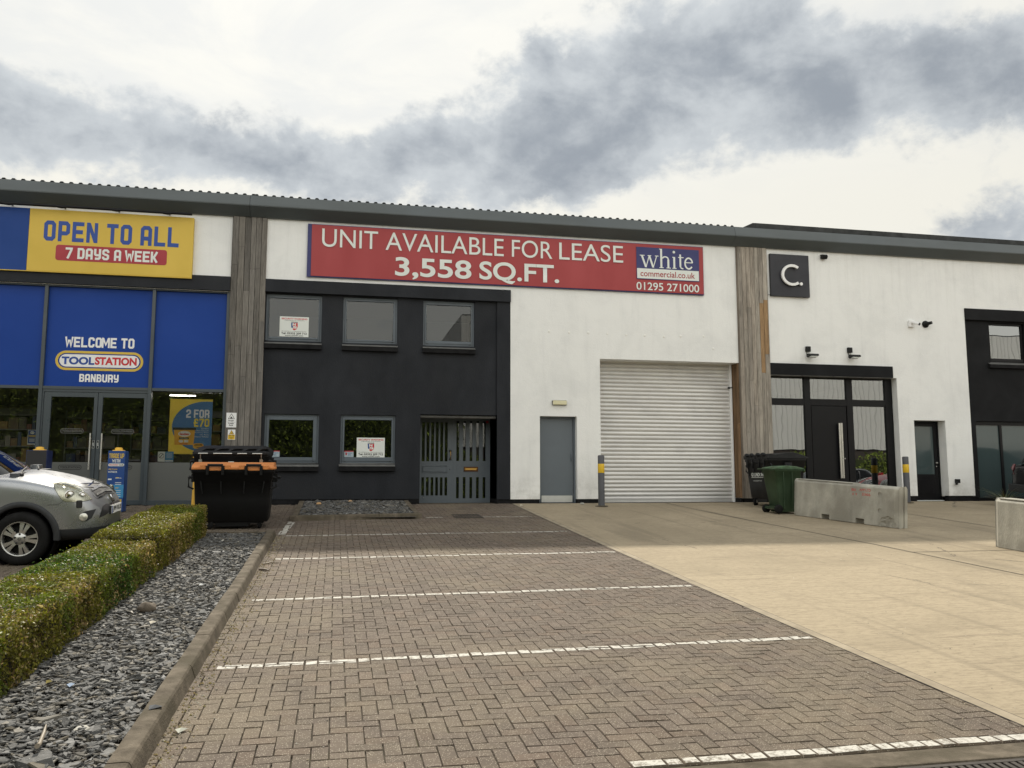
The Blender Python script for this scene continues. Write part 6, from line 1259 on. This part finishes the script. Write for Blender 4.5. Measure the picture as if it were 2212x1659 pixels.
def twig(label, pts, r_, c):
    mb = MB(); mb.tube(pts, r_, 7, c); o = mb.build('dead_twig', M['attr']); tag(o, label, 'twig'); return org(o)
z_ = gz(-15.3) + .09; twig('forked grey dead twig on the slate at the bottom left', [(-1.50, -15.48, z_ + .02), (-1.52, -15.38, z_), (-1.535, -15.26, z_ + .03), (-1.55, -15.18, z_ + .05)], [.014, .012, .010, .004], (.26, .22, .17))
z_ = gz(-9.1) + .015; twig('broken brown stick on the paving against the kerb', [(-.93, -9.05, z_), (-.86, -9.14, z_ + .005), (-.80, -9.2, z_)], [.012, .016, .01], (.13, .10, .075)); z_ = gz(-8.6) + .012; twig('thin forked stick on the paving near the second bay line', [(-.92, -8.62, z_), (-.82, -8.55, z_ + .01), (-.72, -8.50, z_)], [.008, .01, .004], (.2, .16, .11))
for lb, x, y, s, c in (('cream pebble on the ground in front of the plinth left of the grey door', 4.36, -.55, .035, (.6, .55, .45)), ('small grey brick fragment by the plinth right of the grey steel door', 5.93, -.35, .06, (.36, .35, .32)), ('dry leaf caught in the small slate bed under the office window', -.35, -1.0, .06, (.5, .3, .13)), ('second dry leaf in the small slate bed against the plinth', .35, -.45, .05, (.45, .28, .14))):
    mb = MB(); bm_ = [( -s, -s * .6, 0), (s, -s * .5, 0), (s * .9, s * .6, 0), (-s * .8, s * .5, 0), (-s * .7, -s * .4, s * .7), (s * .6, -s * .35, s * .8), (s * .7, s * .4, s * .6), (-s * .6, s * .3, s * .75)]; mb.add(bm_, [(3, 2, 1, 0), (4, 5, 6, 7), (0, 1, 5, 4), (1, 2, 6, 5), (2, 3, 7, 6), (3, 0, 4, 7)], c); nm = 'dry_leaf' if 'leaf' in lb else 'pebble'; o = mb.build(nm, M['attr'], bevel=s * .15); o.location = (x, y, gz(y) + (.10 if 'leaf' in lb else .002)); tag(o, lb, 'leaf' if 'leaf' in lb else 'stone')
# spiky plant beside the black car
t = thing('spiky_plant', 'spiky strap leaved plant beside the black car at the right edge', 'plant', (17.25, -1.15, gz(-1.15))); mb = MB(); r_ = random.Random(5)
for k in range(70):
    a_ = r_.uniform(0, 6.28); L_ = r_.uniform(.45, .85); up_ = r_.uniform(.5, 1.1); pts = [(math.cos(a_) * L_ * u * (0.5 + .5 * u), math.sin(a_) * L_ * u * (.5 + .5 * u), L_ * up_ * u * (1 - .38 * u)) for u in (0, .25, .5, .75, 1)]; c = r_.choice([(.10, .12, .05), (.14, .15, .06), (.07, .09, .035), (.2, .19, .09)])
    for i in range(4):
        w0, w1 = .014 * (1 - i / 4.6), .014 * (1 - (i + 1) / 4.6); p0, p1 = pts[i], pts[i + 1]; nx_, ny_ = -math.sin(a_), math.cos(a_); mb.add([(p0[0] - nx_ * w0, p0[1] - ny_ * w0, p0[2]), (p0[0] + nx_ * w0, p0[1] + ny_ * w0, p0[2]), (p1[0] + nx_ * w1, p1[1] + ny_ * w1, p1[2]), (p1[0] - nx_ * w1, p1[1] - ny_ * w1, p1[2])], [(0, 1, 2, 3)], c)
mb.build('leaves', M['attr'], t, fix=False)

# ------------------------------------------------------------------ stock inside the shop
def shelf(label, x0, x1, y, seed):
    r = random.Random(seed); t = thing('shop_shelves', label, 'shelves', ((x0 + x1) / 2, y, .002), group='stocked shelves inside the shop'); mb = MB(); 
    for z_ in (.1, .55, .95, 1.35, 1.75, 2.1): mb.box(x0, x1, y, y + .45, z_, z_ + .03)
    mb.box(x0 - .03, x0, y, y + .45, 0.005, 2.3); mb.box(x1, x1 + .03, y, y + .45, 0.005, 2.3); mb.box(x0, x1, y + .45, y + .47, .005, 2.3); mb.build('rack', M['ink_grey'], t)
    mb = MB(); 
    for z_ in (.13, .58, .98, 1.38, 1.78):
        x = x0 + .02
        while x < x1 - .15: wd = r.uniform(.08, .25); hh = r.uniform(.12, .34); c = r.choice([(.22, .13, .03), (.02, .04, .11), (.14, .03, .02), (.2, .19, .17), (.05, .045, .04), (.16, .09, .04), (.06, .05, .04), (.10, .06, .03)]); mb.box(x, x + wd - .012, y + .04, y + .38, z_ + .002, z_ + hh, c); x += wd
    mb.build('stock', M['attr'], t); adopt(t)
shelf('stocked shelves seen through the left hand shop door', -6.6, -5.4, 2.4, 1); shelf('stocked shelves seen through the right hand shop door', -5.2, -4.0, 3.0, 2); shelf('stocked shelves seen through the window with the offer poster', -3.9, -2.7, 1.5, 3); shelf('stocked shelves seen through the glass above the car bonnet', -8.8, -6.9, 1.6, 4)
t = thing('shop_ceiling_light', 'lit strip light on the shop ceiling above the offer poster', 'light', (-3.7, 1.0, 2.6)); mb = MB(); mb.box(-3.95, -3.35, .95, 1.03, 2.60, 2.645); mb.build('fitting', M['white_paint'], t); m_, n_, b_ = new_mat('strip_light'); b_.inputs['Emission Color'].default_value = (1, .97, .88, 1); b_.inputs['Emission Strength'].default_value = 14.0; mb = MB(); mb.box(-3.94, -3.36, .96, 1.02, 2.585, 2.599); mb.build('tube', m_, t); adopt(t)

# ------------------------------------------------------------------ across the road, seen in the window reflections
t = thing('warehouse', 'pale corrugated warehouse across the road, seen reflected in the windows', 'warehouse', (45, -38, gz(-38))); mb = MB(); x = 8.5; prof = []
while x < 80: prof += [(x, -38.0), (x + .16, -38.0), (x + .20, -38.07), (x + .36, -38.07)]; x += .40
g_ = gz(-38); vs = [(a_, b_, 3.0) for a_, b_ in prof] + [(a_, b_, 12.3) for a_, b_ in prof]; k = len(prof); mb.add(vs, [(i, i + 1, k + i + 1, k + i) for i in range(k - 1)])
mb.quad((8.5, -38, g_), (8.5, -75, g_), (8.5, -75, 12.3), (8.5, -38, 12.3)); mb.build('cladding', M['cladding'], t, fix=False); mb = MB(); mb.box(8.55, 80, -75, -38.15, 12.25, 12.4); mb.build('roof', M['roofing'], t); mb = MB(); mb.box(8.55, 80, -38.3, -38.14, g_, 3.0); mb.build('base_wall', mat('base_wall', (.06, .05, .045), .8, var=.2), t); adopt(t)
r = np.random.default_rng(31); n = 60000; x = r.uniform(-45, 45, n); hmax = np.where(x < 7.5, 7.3 + .9 * np.sin(x * .7) + .5 * np.sin(x * 2.3), 3.5 + .5 * np.sin(x * 1.1)); u = r.random(n); p = np.stack([x, -29.5 - r.uniform(-1.4, 1.4, n), gz(-29) + u * hmax], 1); c = np.array([.17, .215, .045]) * r.lognormal(0, .45, (n, 1))
tag(leaves('shrub_belt', p, np.tile([0, 1.0, .4], (n, 1)), .10, c, M['leaf'], None, .8, 9), 'dark green belt of shrubs across the road, seen reflected in the lower windows', 'shrubs', kind='stuff')

mb = MB(); mb.prism([(-45, gz(-29) - .2), (7.3, gz(-29) - .2), (7.3, 5.3), (6, 5.7), (-5, 5.4), (-20, 5.8), (-45, 5.4)], -29.9, -29.2); mb.prism([(7.35, gz(-29) - .2), (45, gz(-29) - .2), (45, 1.8), (25, 2.1), (7.35, 1.9)], -29.9, -29.2)  # unseen backing added so no bright sky shows between leaves in the reflections
tag(mb.build('shrub_backing', mat('dark_backing', (.045, .06, .02), .95, var=.4)), 'unseen dark backing added inside the shrub belt across the road', 'shrubs', kind='stuff')
